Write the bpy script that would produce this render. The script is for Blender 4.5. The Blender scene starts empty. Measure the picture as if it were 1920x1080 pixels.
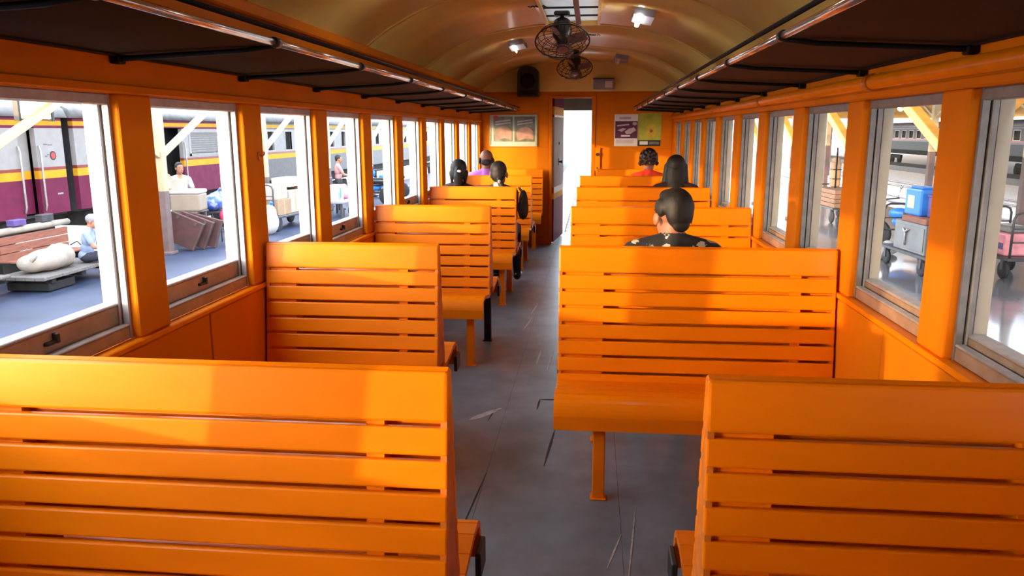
import bpy, bmesh, math, random
import numpy as np
from mathutils import Matrix, Vector, Euler
random.seed(7)
C = bpy.context.scene.collection
SC = bpy.context.scene
PI = math.pi
R = math.radians

# ------------------------------------------------------------------ camera, light, exposure
H = 1.55                                                   # eye height over the carriage floor
cam_d = bpy.data.cameras.new('camera'); cam = bpy.data.objects.new('camera', cam_d); C.objects.link(cam)
cam_d.sensor_width = 36; cam_d.lens = 1447.2 / 1920 * 36; cam_d.clip_start = 0.02; cam_d.clip_end = 1000
right = Vector((0.99483, 0.10151, -0.00157)); fwd = Vector((-0.09979, 0.97489, -0.19906))
fwd.normalize(); right = (right - fwd * right.dot(fwd)).normalized(); up = right.cross(fwd)
cam.matrix_world = Matrix(((right.x, up.x, -fwd.x, 0.2182), (right.y, up.y, -fwd.y, 0), (right.z, up.z, -fwd.z, H), (0, 0, 0, 1)))
SC.camera = cam

world = bpy.data.worlds.new('sky'); SC.world = world; world.use_nodes = True
bg = world.node_tree.nodes['Background']
bg.inputs['Color'].default_value = (0.86, 0.92, 1.0, 1); bg.inputs['Strength'].default_value = 1.9

wn = world.node_tree; sky = wn.nodes.new('ShaderNodeTexSky'); sky.sky_type = 'NISHITA'; sky.sun_disc = False   # low hazy sun over a bright overcast
sky.sun_elevation = R(12); sky.sun_rotation = math.atan2(-2.6, -2.392); sky.dust_density = 3.0; sky.air_density = 1.0; sky.ozone_density = 2.0
bg2 = wn.nodes.new('ShaderNodeBackground'); bg2.inputs['Strength'].default_value = 0.22
addn = wn.nodes.new('ShaderNodeAddShader'); wn.links.new(sky.outputs[0], bg2.inputs['Color'])
wn.links.new(bg.outputs[0], addn.inputs[0]); wn.links.new(bg2.outputs[0], addn.inputs[1]); wn.links.new(addn.outputs[0], wn.nodes['World Output'].inputs['Surface'])

sun_d = bpy.data.lights.new('sun', 'SUN'); sun = bpy.data.objects.new('sun', sun_d); C.objects.link(sun)
SHIFT = 2.392                                        # how far along the car the light runs while it crosses it
sun_dir = Vector((2.6, SHIFT, -0.43))
sun.rotation_euler = sun_dir.to_track_quat('-Z', 'Y').to_euler()
sun_d.energy = 1.35; sun_d.color = (1.0, 0.62, 0.33); sun_d.angle = R(0.8)

SC.view_settings.view_transform = 'Standard'; SC.view_settings.look = 'None'
SC.view_settings.gamma = 1; SC.view_settings.use_curve_mapping = False
SC.view_settings.exposure = 1.92
SC.cycles.max_bounces = 10; SC.cycles.diffuse_bounces = 7; SC.cycles.sample_clamp_indirect = 6.0

# ------------------------------------------------------------------ materials
def mat(name, col, rough=0.5, metal=0.0, var=0.0, scale=6.0, bump=0.0, col2=None, coat=0.0, emit=0.0, stretch=(1, 1, 1), spec=0.5, lo=0.35, hi=0.65):
    m = bpy.data.materials.new(name); m.use_nodes = True
    nt = m.node_tree; b = nt.nodes['Principled BSDF']
    b.inputs['Base Color'].default_value = (*col, 1); b.inputs['Roughness'].default_value = rough
    b.inputs['Metallic'].default_value = metal; b.inputs['Specular IOR Level'].default_value = spec
    if coat: b.inputs['Coat Weight'].default_value = coat; b.inputs['Coat Roughness'].default_value = 0.12
    if emit:
        b.inputs['Emission Color'].default_value = (*col, 1); b.inputs['Emission Strength'].default_value = emit
    if var or bump or col2:
        tc = nt.nodes.new('ShaderNodeTexCoord'); mp = nt.nodes.new('ShaderNodeMapping')
        mp.inputs['Scale'].default_value = stretch
        no = nt.nodes.new('ShaderNodeTexNoise'); no.inputs['Scale'].default_value = scale; no.inputs['Detail'].default_value = 5
        nt.links.new(tc.outputs['Object'], mp.inputs[0]); nt.links.new(mp.outputs[0], no.inputs['Vector'])
        cr = nt.nodes.new('ShaderNodeValToRGB')
        c2 = col2 or tuple(max(0, c * (1 - var)) for c in col)
        c1 = col if col2 else tuple(min(1, c * (1 + var * 0.6)) for c in col)
        cr.color_ramp.elements[0].position = lo; cr.color_ramp.elements[1].position = hi
        cr.color_ramp.elements[0].color = (*c2, 1); cr.color_ramp.elements[1].color = (*c1, 1)
        nt.links.new(no.outputs['Fac'], cr.inputs[0]); nt.links.new(cr.outputs[0], b.inputs['Base Color'])
        if bump:
            bp = nt.nodes.new('ShaderNodeBump'); bp.inputs['Strength'].default_value = bump; bp.inputs['Distance'].default_value = 0.01
            nt.links.new(no.outputs['Fac'], bp.inputs['Height']); nt.links.new(bp.outputs[0], b.inputs['Normal'])
    return m

M = {}
ORANGE = (0.80, 0.198, 0.001)
M['orange'] = mat('orange_gloss_paint', ORANGE, 0.38, var=0.07, scale=3, stretch=(1, 4, 4), coat=0.06, spec=0.16)
M['orange_wall'] = mat('orange_wall_paint', (0.66, 0.172, 0.003), 0.6, var=0.10, scale=2.2, spec=0.06)
M['orange_dark'] = mat('worn_orange_paint', (0.62, 0.16, 0.008), 0.5, var=0.25, scale=14)
M['cream_ceiling'] = mat('cream_ceiling_paint', (0.90, 0.68, 0.20), 0.36, var=0.12, scale=1.6, coat=0.1, spec=0.3)
M['rib'] = mat('ceiling_batten_paint', (0.86, 0.62, 0.18), 0.4, var=0.1)
M['floor'] = mat('grey_floor_sheet', (0.15, 0.195, 0.225), 0.36, var=0.22, scale=5, bump=0.06)
M['floor_gap'] = mat('floor_joint_dirt', (0.03, 0.03, 0.03), 0.8, var=0.2)
M['scuff'] = mat('pale_floor_scuff', (0.42, 0.42, 0.42), 0.5, var=0.3, scale=30)
M['alu'] = mat('grey_window_metal', (0.42, 0.41, 0.40), 0.4, metal=0.3, var=0.15, scale=20)
M['alu_dark'] = mat('dark_window_channel', (0.10, 0.10, 0.10), 0.5, metal=0.2, var=0.2)
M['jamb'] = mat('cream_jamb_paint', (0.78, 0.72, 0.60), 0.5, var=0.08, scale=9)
M['jamb_shaded'] = mat('shaded_jamb_paint', (0.42, 0.37, 0.28), 0.5, var=0.08, scale=9)  # darker copy of the jamb cream, shade of the right side put into it
M['alu_shaded'] = mat('shaded_window_metal', (0.22, 0.21, 0.20), 0.45, metal=0.2, var=0.15, scale=20)  # window metal darkened for the shaded right-hand side
M['sash'] = mat('brown_sash_metal', (0.36, 0.25, 0.17), 0.42, metal=0.15, var=0.2, scale=12)
M['black'] = mat('black_metal', (0.015, 0.015, 0.016), 0.45, var=0.2)
M['net'] = mat('dark_rack_wire', (0.008, 0.008, 0.008), 0.6, var=0.3, spec=0.15)
M['chrome'] = mat('polished_rack_tube', (0.62, 0.60, 0.58), 0.22, metal=0.9, var=0.1)
M['fan'] = mat('dark_fan_metal', (0.045, 0.035, 0.035), 0.4, metal=0.4, var=0.2)
M['fan_blade'] = mat('brown_fan_blade', (0.22, 0.13, 0.10), 0.4, var=0.2)
M['grey_box'] = mat('blue_grey_enamel', (0.30, 0.31, 0.36), 0.4, var=0.12)
M['tube_on'] = mat('lit_lamp_tube', (1.0, 0.97, 0.92), 0.4, var=0.01, emit=9.0)
M['diffuser'] = mat('white_lamp_cover', (0.75, 0.73, 0.70), 0.3, var=0.05)
M['maroon'] = mat('maroon_livery', (0.16, 0.018, 0.06), 0.6, var=0.15, scale=4, spec=0.2)
M['yellow'] = mat('yellow_livery', (0.70, 0.36, 0.02), 0.6, var=0.08, spec=0.2)
M['cream_livery'] = mat('off_white_livery', (0.36, 0.36, 0.355), 0.6, var=0.06, spec=0.2)
M['red_line'] = mat('dark_red_livery', (0.25, 0.04, 0.03), 0.4, var=0.1)
M['train_roof'] = mat('grey_train_roof', (0.16, 0.16, 0.165), 0.55, var=0.2)
M['train_dark'] = mat('train_underframe', (0.018, 0.018, 0.018), 0.8, var=0.3, spec=0.2)
M['train_inside'] = mat('dark_train_interior', (0.03, 0.03, 0.034), 0.8, var=0.2)
M['train_grey'] = mat('grey_train_body', (0.10, 0.10, 0.105), 0.5, var=0.15)
M['platform_l'] = mat('grey_platform_asphalt', (0.028, 0.041, 0.082), 0.5, var=0.3, scale=1.3, bump=0.1)
M['platform_r'] = mat('shiny_grey_platform', (0.20, 0.20, 0.21), 0.12, var=0.35, scale=0.8)
M['ballast'] = mat('pale_track_ballast', (0.62, 0.60, 0.58), 0.9, var=0.25, scale=14, bump=0.4)
M['sleeper'] = mat('dusty_sleeper', (0.45, 0.43, 0.40), 0.9, var=0.3, scale=6)
M['far_grey'] = mat('dark_grey_far_car', (0.045, 0.047, 0.05), 0.6, var=0.2)
M['rail'] = mat('steel_rail', (0.22, 0.20, 0.19), 0.35, metal=0.7, var=0.2)
M['col_cream'] = mat('cream_steel_paint', (0.40, 0.31, 0.18), 0.5, var=0.08)
M['col_pink'] = mat('dull_pink_base_paint', (0.13, 0.085, 0.08), 0.6, var=0.2)
M['beam_gold'] = mat('sunlit_gold_paint', (0.85, 0.45, 0.10), 0.5, var=0.12, scale=8)  # low-sun gold on the right braces is put into the colour
M['roof_rust'] = mat('rusty_roof_sheet', (0.34, 0.22, 0.15), 0.7, var=0.35, scale=1.5)
M['skin'] = mat('brown_skin', (0.34, 0.155, 0.09), 0.5, var=0.08, scale=20)
M['skin_dark'] = mat('deep_brown_skin', (0.22, 0.09, 0.055), 0.45, var=0.08, scale=20)
M['hair'] = mat('black_hair', (0.008, 0.0075, 0.0075), 0.6, var=0.4, scale=60, stretch=(1, 1, 0.1), bump=0.3)
M['hair_brown'] = mat('dark_brown_hair', (0.022, 0.012, 0.010), 0.45, var=0.4, scale=60, stretch=(1, 1, 0.1), bump=0.3)
M['eye'] = mat('dark_eye', (0.02, 0.015, 0.012), 0.2, var=0.1)
M['lip'] = mat('lip_skin', (0.36, 0.11, 0.09), 0.5, var=0.1)
M['jeans'] = mat('dark_navy_denim', (0.02, 0.022, 0.04), 0.8, var=0.3, scale=40)
M['trousers'] = mat('charcoal_trousers', (0.03, 0.03, 0.034), 0.8, var=0.2)
M['shoe'] = mat('black_shoe', (0.015, 0.014, 0.014), 0.4, var=0.2)
M['purple'] = mat('violet_shirt', (0.40, 0.13, 0.55), 0.8, var=0.1)
M['red_shirt'] = mat('bright_red_blouse', (0.85, 0.05, 0.02), 0.75, var=0.12)
M['dark_shirt'] = mat('black_red_blouse', (0.03, 0.008, 0.008), 0.8, var=0.3)
M['white_shirt'] = mat('white_shirt', (0.42, 0.42, 0.42), 0.8, var=0.08)
M['orange_shirt'] = mat('orange_collar_cloth', (0.85, 0.25, 0.10), 0.8, var=0.1)
M['blue_shirt'] = mat('pale_blue_shirt', (0.22, 0.28, 0.40), 0.8, var=0.1)
M['grey_shirt'] = mat('slate_grey_top', (0.05, 0.05, 0.06), 0.8, var=0.2)
M['pink_shirt'] = mat('dusty_pink_top', (0.55, 0.25, 0.25), 0.8, var=0.2)
M['cap'] = mat('pale_grey_cap', (0.24, 0.24, 0.29), 0.8, var=0.1)
M['band'] = mat('white_hair_band', (0.8, 0.8, 0.8), 0.6, var=0.05)
M['floral'] = mat('black_floral_cloth', (0.014, 0.015, 0.018), 0.8, col2=(0.014, 0.015, 0.018), var=0.2)
M['sack'] = mat('cream_sackcloth', (0.30, 0.27, 0.22), 0.8, var=0.2, scale=5, bump=0.5)
M['wood_grey'] = mat('weathered_plank', (0.13, 0.12, 0.11), 0.8, var=0.3, scale=3, stretch=(1, 8, 8), bump=0.2)
M['wood_red'] = mat('red_brown_plank', (0.24, 0.085, 0.05), 0.65, var=0.2, scale=4, stretch=(1, 1, 8))
M['brown_slab'] = mat('brown_fibre_case', (0.065, 0.021, 0.018), 0.7, var=0.2, scale=6)
M['brown_edge'] = mat('grey_case_edge', (0.07, 0.04, 0.033), 0.7, var=0.2)
M['white_box'] = mat('white_foam_box', (0.50, 0.49, 0.465), 0.7, var=0.05)
M['cream_side'] = mat('cream_carton_side', (0.26, 0.21, 0.155), 0.7, var=0.08)
M['carton'] = mat('tan_cardboard', (0.30, 0.20, 0.12), 0.8, var=0.12)
M['carton_white'] = mat('pale_cardboard', (0.42, 0.38, 0.32), 0.8, var=0.08)
M['tape'] = mat('brown_parcel_tape', (0.42, 0.27, 0.12), 0.4, var=0.1)
M['blue_bag'] = mat('blue_striped_plastic', (0.04, 0.09, 0.42), 0.35, col2=(0.30, 0.36, 0.48), scale=9, lo=0.45, hi=0.55, bump=0.5)
M['red_cloth'] = mat('crimson_cloth', (0.60, 0.03, 0.10), 0.7, var=0.25, scale=8, bump=0.3)
M['steel'] = mat('grey_trolley_steel', (0.07, 0.07, 0.075), 0.45, metal=0.3, var=0.2)
M['tyre'] = mat('black_tyre_rubber', (0.02, 0.02, 0.025), 0.7, var=0.2)
M['green'] = mat('green_plastic', (0.06, 0.30, 0.10), 0.4, var=0.1)
M['pink'] = mat('pink_plastic_bag', (0.75, 0.30, 0.35), 0.5, var=0.2, scale=8, bump=0.3)
M['blue'] = mat('bright_blue_plastic', (0.03, 0.20, 0.70), 0.35, var=0.1)
M['label_yellow'] = mat('pale_yellow_label', (0.85, 0.80, 0.30), 0.6, var=0.05)
M['violet_box'] = mat('dark_violet_crate', (0.10, 0.06, 0.22), 0.5, var=0.2)
M['cabinet'] = mat('galvanised_cabinet', (0.20, 0.20, 0.195), 0.45, metal=0.2, var=0.15, scale=4)
M['crate'] = mat('brown_wooden_crate', (0.20, 0.12, 0.08), 0.7, var=0.2, stretch=(1, 1, 6))
M['sign'] = mat('pale_yellow_sign', (0.92, 0.80, 0.40), 0.5, var=0.03)
M['paper'] = mat('white_poster_paper', (0.72, 0.70, 0.68), 0.6, var=0.05)
M['poster_frame'] = mat('pale_green_frame', (0.42, 0.45, 0.33), 0.5, var=0.1)
M['poster_pink'] = mat('faded_pink_print', (0.48, 0.27, 0.20), 0.5, col2=(0.26, 0.17, 0.13), scale=7, lo=0.4, hi=0.6)
M['poster_green'] = mat('grey_green_print', (0.17, 0.19, 0.13), 0.5, var=0.4, scale=9)
M['poster_maroon'] = mat('maroon_print', (0.10, 0.012, 0.045), 0.5, var=0.2, scale=9)
M['poster_pale'] = mat('pale_mauve_print', (0.50, 0.38, 0.42), 0.5, var=0.2, scale=9)
M['poster_yellow'] = mat('yellow_green_print', (0.42, 0.42, 0.03), 0.5, var=0.2, scale=8)
M['poster_gold'] = mat('golden_flower_print', (0.62, 0.40, 0.02), 0.5, var=0.2, scale=12)
M['ink'] = mat('black_print', (0.012, 0.012, 0.012), 0.6, var=0.1)
M['red'] = mat('red_enamel', (0.55, 0.05, 0.05), 0.4, var=0.1)
M['hill'] = mat('pale_far_building', (0.62, 0.62, 0.62), 0.8, var=0.1)
M['ear_tag'] = M['band']
# floral print: pale blossoms scattered on black cloth
nt = M['floral'].node_tree; b = nt.nodes['Principled BSDF']
tc = nt.nodes.new('ShaderNodeTexCoord'); vo = nt.nodes.new('ShaderNodeTexVoronoi'); vo.inputs['Scale'].default_value = 15
no = nt.nodes.new('ShaderNodeTexNoise'); no.inputs['Scale'].default_value = 70
ad = nt.nodes.new('ShaderNodeMath'); ad.operation = 'MULTIPLY_ADD'; ad.inputs[1].default_value = 0.5
cr = nt.nodes.new('ShaderNodeValToRGB'); e = cr.color_ramp.elements
e[0].position = 0.56; e[0].color = (0.50, 0.46, 0.42, 1); e[1].position = 0.62; e[1].color = (0.014, 0.016, 0.02, 1)
nt.links.new(tc.outputs['Object'], vo.inputs['Vector']); nt.links.new(tc.outputs['Object'], no.inputs['Vector'])
nt.links.new(no.outputs['Fac'], ad.inputs[0]); nt.links.new(vo.outputs['Distance'], ad.inputs[2])
nt.links.new(ad.outputs[0], cr.inputs[0]); nt.links.new(cr.outputs[0], b.inputs['Base Color'])
# translucent roof-vent sheet
tm = bpy.data.materials.new('translucent_roof_sheet'); tm.use_nodes = True; nt = tm.node_tree
b = nt.nodes['Principled BSDF']; tr = nt.nodes.new('ShaderNodeBsdfTranslucent'); mx = nt.nodes.new('ShaderNodeMixShader')
no = nt.nodes.new('ShaderNodeTexNoise'); no.inputs['Scale'].default_value = 4
cr = nt.nodes.new('ShaderNodeValToRGB'); cr.color_ramp.elements[0].color = (0.24, 0.23, 0.22, 1); cr.color_ramp.elements[1].color = (0.42, 0.41, 0.40, 1)
nt.links.new(no.outputs['Fac'], cr.inputs[0]); nt.links.new(cr.outputs[0], tr.inputs['Color'])
b.inputs['Base Color'].default_value = (0.6, 0.58, 0.55, 1); mx.inputs[0].default_value = 0.75
nt.links.new(tr.outputs[0], mx.inputs[2]); nt.links.new(b.outputs[0], mx.inputs[1])
nt.links.new(mx.outputs[0], nt.nodes['Material Output'].inputs['Surface'])
M['vent'] = tm

# ------------------------------------------------------------------ mesh helpers
class MB:
    def __init__(s): s.bm = bmesh.new()
    def _tag(s, vs, mi, smooth):
        for f in {f for v in vs for f in v.link_faces}:
            f.material_index = mi; f.smooth = smooth
    def box(s, x0, x1, y0, y1, z0, z1, mi=0, bev=0.0, seg=1, mtx=None):
        mt = Matrix.Translation(((x0 + x1) / 2, (y0 + y1) / 2, (z0 + z1) / 2)) @ Matrix.Diagonal((abs(x1 - x0), abs(y1 - y0), abs(z1 - z0), 1))
        r = bmesh.ops.create_cube(s.bm, size=1, matrix=mt); vs = r['verts']
        if bev:
            es = list({e for v in vs for e in v.link_edges})
            q = bmesh.ops.bevel(s.bm, geom=es, offset=bev, segments=seg, affect='EDGES', profile=0.5)
            vs = list({v for f in q['faces'] for v in f.verts} | {v for v in vs if v.is_valid})
        if mtx is not None: bmesh.ops.transform(s.bm, matrix=mtx, verts=vs)
        s._tag(vs, mi, False); return s
    def tube(s, pts, r, mi=0, n=8, cap=True, closed=False):
        pts = [Vector(p) for p in pts]; rs = r if isinstance(r, (list, tuple)) else [r] * len(pts)
        rings = []; N = len(pts); prev = None
        for i, p in enumerate(pts):
            a = pts[(i - 1) % N] if (i > 0 or closed) else p; c = pts[(i + 1) % N] if (i < N - 1 or closed) else p
            t = (c - a).normalized()
            if prev is None: u = t.cross(Vector((0, 0, 1)) if abs(t.z) < 0.9 else Vector((1, 0, 0))).normalized()
            else: u = (prev - t * prev.dot(t)).normalized()
            prev = u; w = t.cross(u)
            rings.append([s.bm.verts.new(p + (u * math.cos(k * 2 * PI / n) + w * math.sin(k * 2 * PI / n)) * rs[i]) for k in range(n)])
        pr = list(zip(rings, rings[1:])) + ([(rings[-1], rings[0])] if closed else [])
        for A, B in pr:
            for k in range(n):
                f = s.bm.faces.new((A[k], A[(k + 1) % n], B[(k + 1) % n], B[k])); f.material_index = mi; f.smooth = True
        if cap and not closed:
            for rg in (rings[0][::-1], rings[-1]):
                f = s.bm.faces.new(rg); f.material_index = mi
        return s
    def prism(s, poly, axis, a, b, mi=0, smooth=False):
        # poly: 2-D points in the plane across the axis ('x': (y,z), 'y': (x,z), 'z': (x,y))
        def P(p, t): return (t, p[0], p[1]) if axis == 'x' else (p[0], t, p[1]) if axis == 'y' else (p[0], p[1], t)
        A = [s.bm.verts.new(P(p, a)) for p in poly]; B = [s.bm.verts.new(P(p, b)) for p in poly]; n = len(poly)
        for k in range(n):
            f = s.bm.faces.new((A[k], A[(k + 1) % n], B[(k + 1) % n], B[k])); f.material_index = mi; f.smooth = smooth
        for rg in (A[::-1], B):
            f = s.bm.faces.new(rg); f.material_index = mi
        return s
    def ball(s, c, r, mi=0, n=2, mtx=None):
        rr = r if isinstance(r, (list, tuple)) else (r, r, r)
        mt = Matrix.Translation(c) @ (mtx or Matrix.Identity(4)) @ Matrix.Diagonal((*rr, 1))
        q = bmesh.ops.create_icosphere(s.bm, subdivisions=n, radius=1, matrix=mt); s._tag(q['verts'], mi, True); return s
    def lathe(s, prof, c, axis=Vector((0, 0, 1)), mi=0, n=20):
        axis = Vector(axis).normalized(); u = axis.cross(Vector((0, 0, 1)) if abs(axis.z) < 0.9 else Vector((1, 0, 0))).normalized(); w = axis.cross(u)
        rings = [[s.bm.verts.new(Vector(c) + axis * z + (u * math.cos(k * 2 * PI / n) + w * math.sin(k * 2 * PI / n)) * max(r, 1e-4)) for k in range(n)] for r, z in prof]
        for A, B in zip(rings, rings[1:]):
            for k in range(n):
                f = s.bm.faces.new((A[k], A[(k + 1) % n], B[(k + 1) % n], B[k])); f.material_index = mi; f.smooth = True
        for rg in (rings[0][::-1], rings[-1]):
            f = s.bm.faces.new(rg); f.material_index = mi
        return s
    def mesh(s, name, mats):
        bmesh.ops.recalc_face_normals(s.bm, faces=s.bm.faces[:])
        me = bpy.data.meshes.new(name); s.bm.to_mesh(me); s.bm.free()
        for m in (mats if isinstance(mats, (list, tuple)) else [mats]): me.materials.append(M[m] if isinstance(m, str) else m)
        return me
    def obj(s, name, mats, parent=None, loc=None, rot=None): return link(name, s.mesh(name, mats), parent, loc, rot)

def link(name, me, parent=None, loc=None, rot=None):
    o = bpy.data.objects.new(name, me); C.objects.link(o)
    if parent: o.parent = parent
    if loc is not None: o.location = loc
    if rot is not None: o.rotation_euler = rot
    return o
def thing(name, label, cat, loc=(0, 0, 0), rotz=0, group=None):
    o = bpy.data.objects.new(name, None); C.objects.link(o); o.empty_display_size = 0.1
    o.location = loc; o.rotation_euler = (0, 0, rotz); return tag(o, label, cat, group)
def tag(o, label, cat, group=None):
    o['label'] = label; o['category'] = cat
    if group: o['group'] = group
    return o
def struct(o): o['kind'] = 'structure'; return o
def stuff(o): o['kind'] = 'stuff'; return o

# ------------------------------------------------------------------ carriage shell
S = 1.3; T = 0.12                                          # half width, wall thickness
WZ0, WZ1 = 0.86, 1.67                                      # ledge and head of the windows
PITCH, W0, WW = 0.906, 2.601, 0.715                        # window pitch, first window's near edge, width
YB, YE = -0.75, 10.70                                      # back and front end of the saloon

def rbox(name, x0, x1, y0, y1, z0, z1, m, parent=None, bev=0.0):
    return MB().box(x0, x1, y0, y1, z0, z1, 0, bev).obj(name, m, parent)

fl = struct(rbox('floor', -S - T, S + T, YB, 12.05, -0.14, -0.003, 'floor_gap'))
xs = [-1.30, -0.72, -0.24, 0.36, 0.86, 1.30]
for i in range(len(xs) - 1):
    y = YB - (0.7 * (i * 37 % 5) / 5); k = 0
    while y < 12.0:
        y1 = min(y + 3.3, 12.04); ya = max(y, YB)
        if y1 - ya > 0.05:
            rbox('floor_sheet', xs[i] + 0.0008, xs[i + 1] - 0.0008, ya + 0.0008, y1 - 0.0008, -0.003, random.uniform(0.0, 0.0012), 'floor', fl)
        y = y1; k += 1
# worn pale scuffs and raised seam strips along the aisle
def scuff(x0, y0, x1, y1, w, m='scuff'):
    d = Vector((x1 - x0, y1 - y0, 0)); L = d.length
    mb = MB(); n = 7
    P = []
    for k in range(n):
        t = k / (n - 1); ww = w * (0.25 + math.sin(PI * t) * random.uniform(0.6, 1.1)); P.append((t * L, ww))
    q = Vector((-d.y, d.x, 0)).normalized(); d.normalize()
    pts = [Vector((x0, y0, 0)) + d * a + q * b / 2 for a, b in P] + [Vector((x0, y0, 0)) + d * a - q * b / 2 for a, b in P[::-1]]
    mb.prism([(p.x, p.y) for p in pts], 'z', 0.0012, 0.0022)
    return mb.obj('floor_scuff', m, fl)
for a in [(-0.42, 3.95, -0.27, 4.15, 0.05), (-0.30, 5.9, -0.26, 6.35, 0.012), (-0.28, 6.45, -0.25, 6.9, 0.012), (-0.02, 6.2, -0.01, 6.9, 0.014), (-0.05, 4.9, -0.03, 5.4, 0.014), (-0.13, 5.0, -0.12, 5.35, 0.012),
          (0.36, 2.35, 0.43, 3.05, 0.005), (-0.26, 2.05, -0.24, 2.45, 0.006), (0.30, 2.55, 0.36, 2.8, 0.008), (0.02, 1.95, 0.04, 2.15, 0.006)]:
    scuff(*a)
for a in [(-0.06, 4.32, 0.10, 4.33, 0.014), (-0.065, 4.15, -0.06, 4.32, 0.012), (0.02, 3.4, 0.05, 3.85, 0.012), (-0.28, 2.6, -0.24, 3.3, 0.006), (0.02, 5.9, 0.05, 6.7, 0.009), (-0.32, 3.95, -0.30, 4.15, 0.007)]:
    scuff(*a, m='floor_gap')

def side_wall(sg, name):
    x0, x1 = (S, S + T) if sg > 0 else (-S - T, -S)
    mb = MB()
    mb.box(x0, x1, YB, YE + 0.1, -0.3, WZ0 - 0.02)                      # wainscot
    mb.box(x0, x1, YB, YE + 0.1, WZ1, 2.12)                             # header
    mb.box(x0, x1, YB, W0 - 4 * PITCH + WW, WZ0 - 0.02, WZ1)    # blind stretch behind the viewer
    w = struct(mb.obj(name, 'orange_wall'))
    xi = sg * S
    # ledge and shallow panel joints of the wainscot
    rbox('ledge', *sorted((xi - sg * 0.014, xi + sg * 0.035)), YB, YE, WZ0 - 0.022, WZ0, 'orange', w, 0.004)
    y = YB
    k = 0
    while y < YE - 0.1:
        y1 = min(y + 2 * PITCH, YE)
        rbox('wall_panel', *sorted((xi - sg * 0.006, xi)), y + 0.004, y1 - 0.004, 0.10, WZ0 - 0.028, 'orange_wall', w, 0.003)
        y = y1
    pb = MB().box(*sorted((0.0, sg * T)), 0, PITCH - WW, WZ0, WZ1, 0, 0.008, 2).mesh('post', 'orange_wall')
    for k in range(-4, 9):
        link('post', pb, w, (xi, W0 + k * PITCH + WW, 0))
    rbox('skirting', *sorted((xi - sg * 0.012, xi)), YB, YE, 0, 0.10, 'orange_dark', w, 0.003)
    rbox('head_strip', *sorted((xi - sg * 0.012, xi)), YB, YE, WZ1 + 0.002, WZ1 + 0.03, 'orange_wall', w, 0.004)
    return w
wall_l = side_wall(-1, 'wall_left'); wall_r = side_wall(1, 'wall_right')

def window_meshes(sg):
    X = lambda a, b: sorted((sg * a, sg * b))
    L, z0, z1 = WW, WZ0, WZ1
    fr = MB()
    for ya, yb in ((0, 0.014), (L - 0.014, L)):
        fr.box(*X(0.030, 0.050), ya, yb, z0, z1)
    for ya, yb in ((0, 0.022), (L - 0.022, L)):
        fr.box(*X(0.056, 0.074), ya, yb, z0, z1, 0, 0.004)
    fr.box(*X(0.03, 0.078), 0, L, z1 - 0.035, z1, 0, 0.004)
    dk = MB()
    for ya, yb in ((0, 0.006), (L - 0.006, L)): dk.box(*X(0.048, 0.058), ya, yb, z0, z1 - 0.036)
    jm = MB()
    jm.box(*X(0.080, T), 0, 0.03, z0 - 0.02, z1)
    jf = MB().box(*X(0.080, T), L - 0.010, L, z0 - 0.02, z1)
    hd = MB().box(*X(0.080, T), 0.03, L - 0.010, z1 - 0.03, z1)
    r1 = MB().box(*X(0.030, 0.056), 0.016, L - 0.016, z0, z0 + 0.045, 1, 0.004).box(*X(0.028, 0.058), 0.016, L - 0.016, z0 + 0.045, z0 + 0.053, 0, 0.003)
    zo = z0 + (0.115 if sg < 0 else 0.075)
    r2 = MB().box(*X(0.064, 0.110), 0.024, L - 0.012, z0, zo, 1, 0.004).box(*X(0.062, 0.114), 0.024, L - 0.012, zo, zo + 0.010, 0, 0.003)
    lt = MB().box(*X(0.050, 0.066), L * 0.46, L * 0.46 + 0.05, z0 + 0.075, z0 + 0.085, 0, 0.002).box(*X(0.046, 0.066), L * 0.46 + 0.04, L * 0.46 + 0.052, z0 + 0.075, z0 + 0.105, 0, 0.002)
    al, jb_ = ('alu', 'jamb') if sg < 0 else ('alu_shaded', 'jamb_shaded')
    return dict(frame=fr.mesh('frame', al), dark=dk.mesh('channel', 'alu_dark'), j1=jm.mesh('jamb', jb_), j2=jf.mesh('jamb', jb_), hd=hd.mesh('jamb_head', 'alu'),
                r1=r1.mesh('sash_rail', ['alu', 'sash']), r2=r2.mesh('sash_rail', ['alu', 'sash']), lt=lt.mesh('latch', 'black'))
n = 0
for sg in (-1, 1):
    wm = window_meshes(sg)
    for k in range(-3, 9):
        n += 1
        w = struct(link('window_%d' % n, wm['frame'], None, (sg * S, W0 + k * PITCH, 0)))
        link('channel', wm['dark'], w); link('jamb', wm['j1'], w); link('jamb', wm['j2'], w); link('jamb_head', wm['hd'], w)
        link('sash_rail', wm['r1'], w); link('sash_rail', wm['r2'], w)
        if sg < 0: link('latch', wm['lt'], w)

# ceiling: cream panels between battens on a curved roof
PROF = [(-1.30, 2.085), (-1.20, 2.165), (-1.06, 2.25), (-0.86, 2.345), (-0.62, 2.41), (-0.31, 2.455), (0, 2.47), (0.31, 2.455), (0.62, 2.41), (0.86, 2.345), (1.06, 2.25), (1.20, 2.165), (1.30, 2.085)]
def smooth_prof(n=4):
    out = []
    for i in range(len(PROF) - 1):
        p0 = PROF[max(0, i - 1)]; p1 = PROF[i]; p2 = PROF[i + 1]; p3 = PROF[min(len(PROF) - 1, i + 2)]
        for k in range(n):
            t = k / n
            out.append(tuple(0.5 * (2 * p1[j] + (p2[j] - p0[j]) * t + (2 * p0[j] - 5 * p1[j] + 4 * p2[j] - p3[j]) * t * t + (3 * p1[j] - p0[j] - 3 * p2[j] + p3[j]) * t ** 3) for j in (0, 1)))
    return out + [PROF[-1]]
CP = smooth_prof()
def cz(x):
    for a, b in zip(CP, CP[1:]):
        if a[0] <= x <= b[0]: return a[1] + (b[1] - a[1]) * (x - a[0]) / (b[0] - a[0] + 1e-9)
    return 2.085
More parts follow.
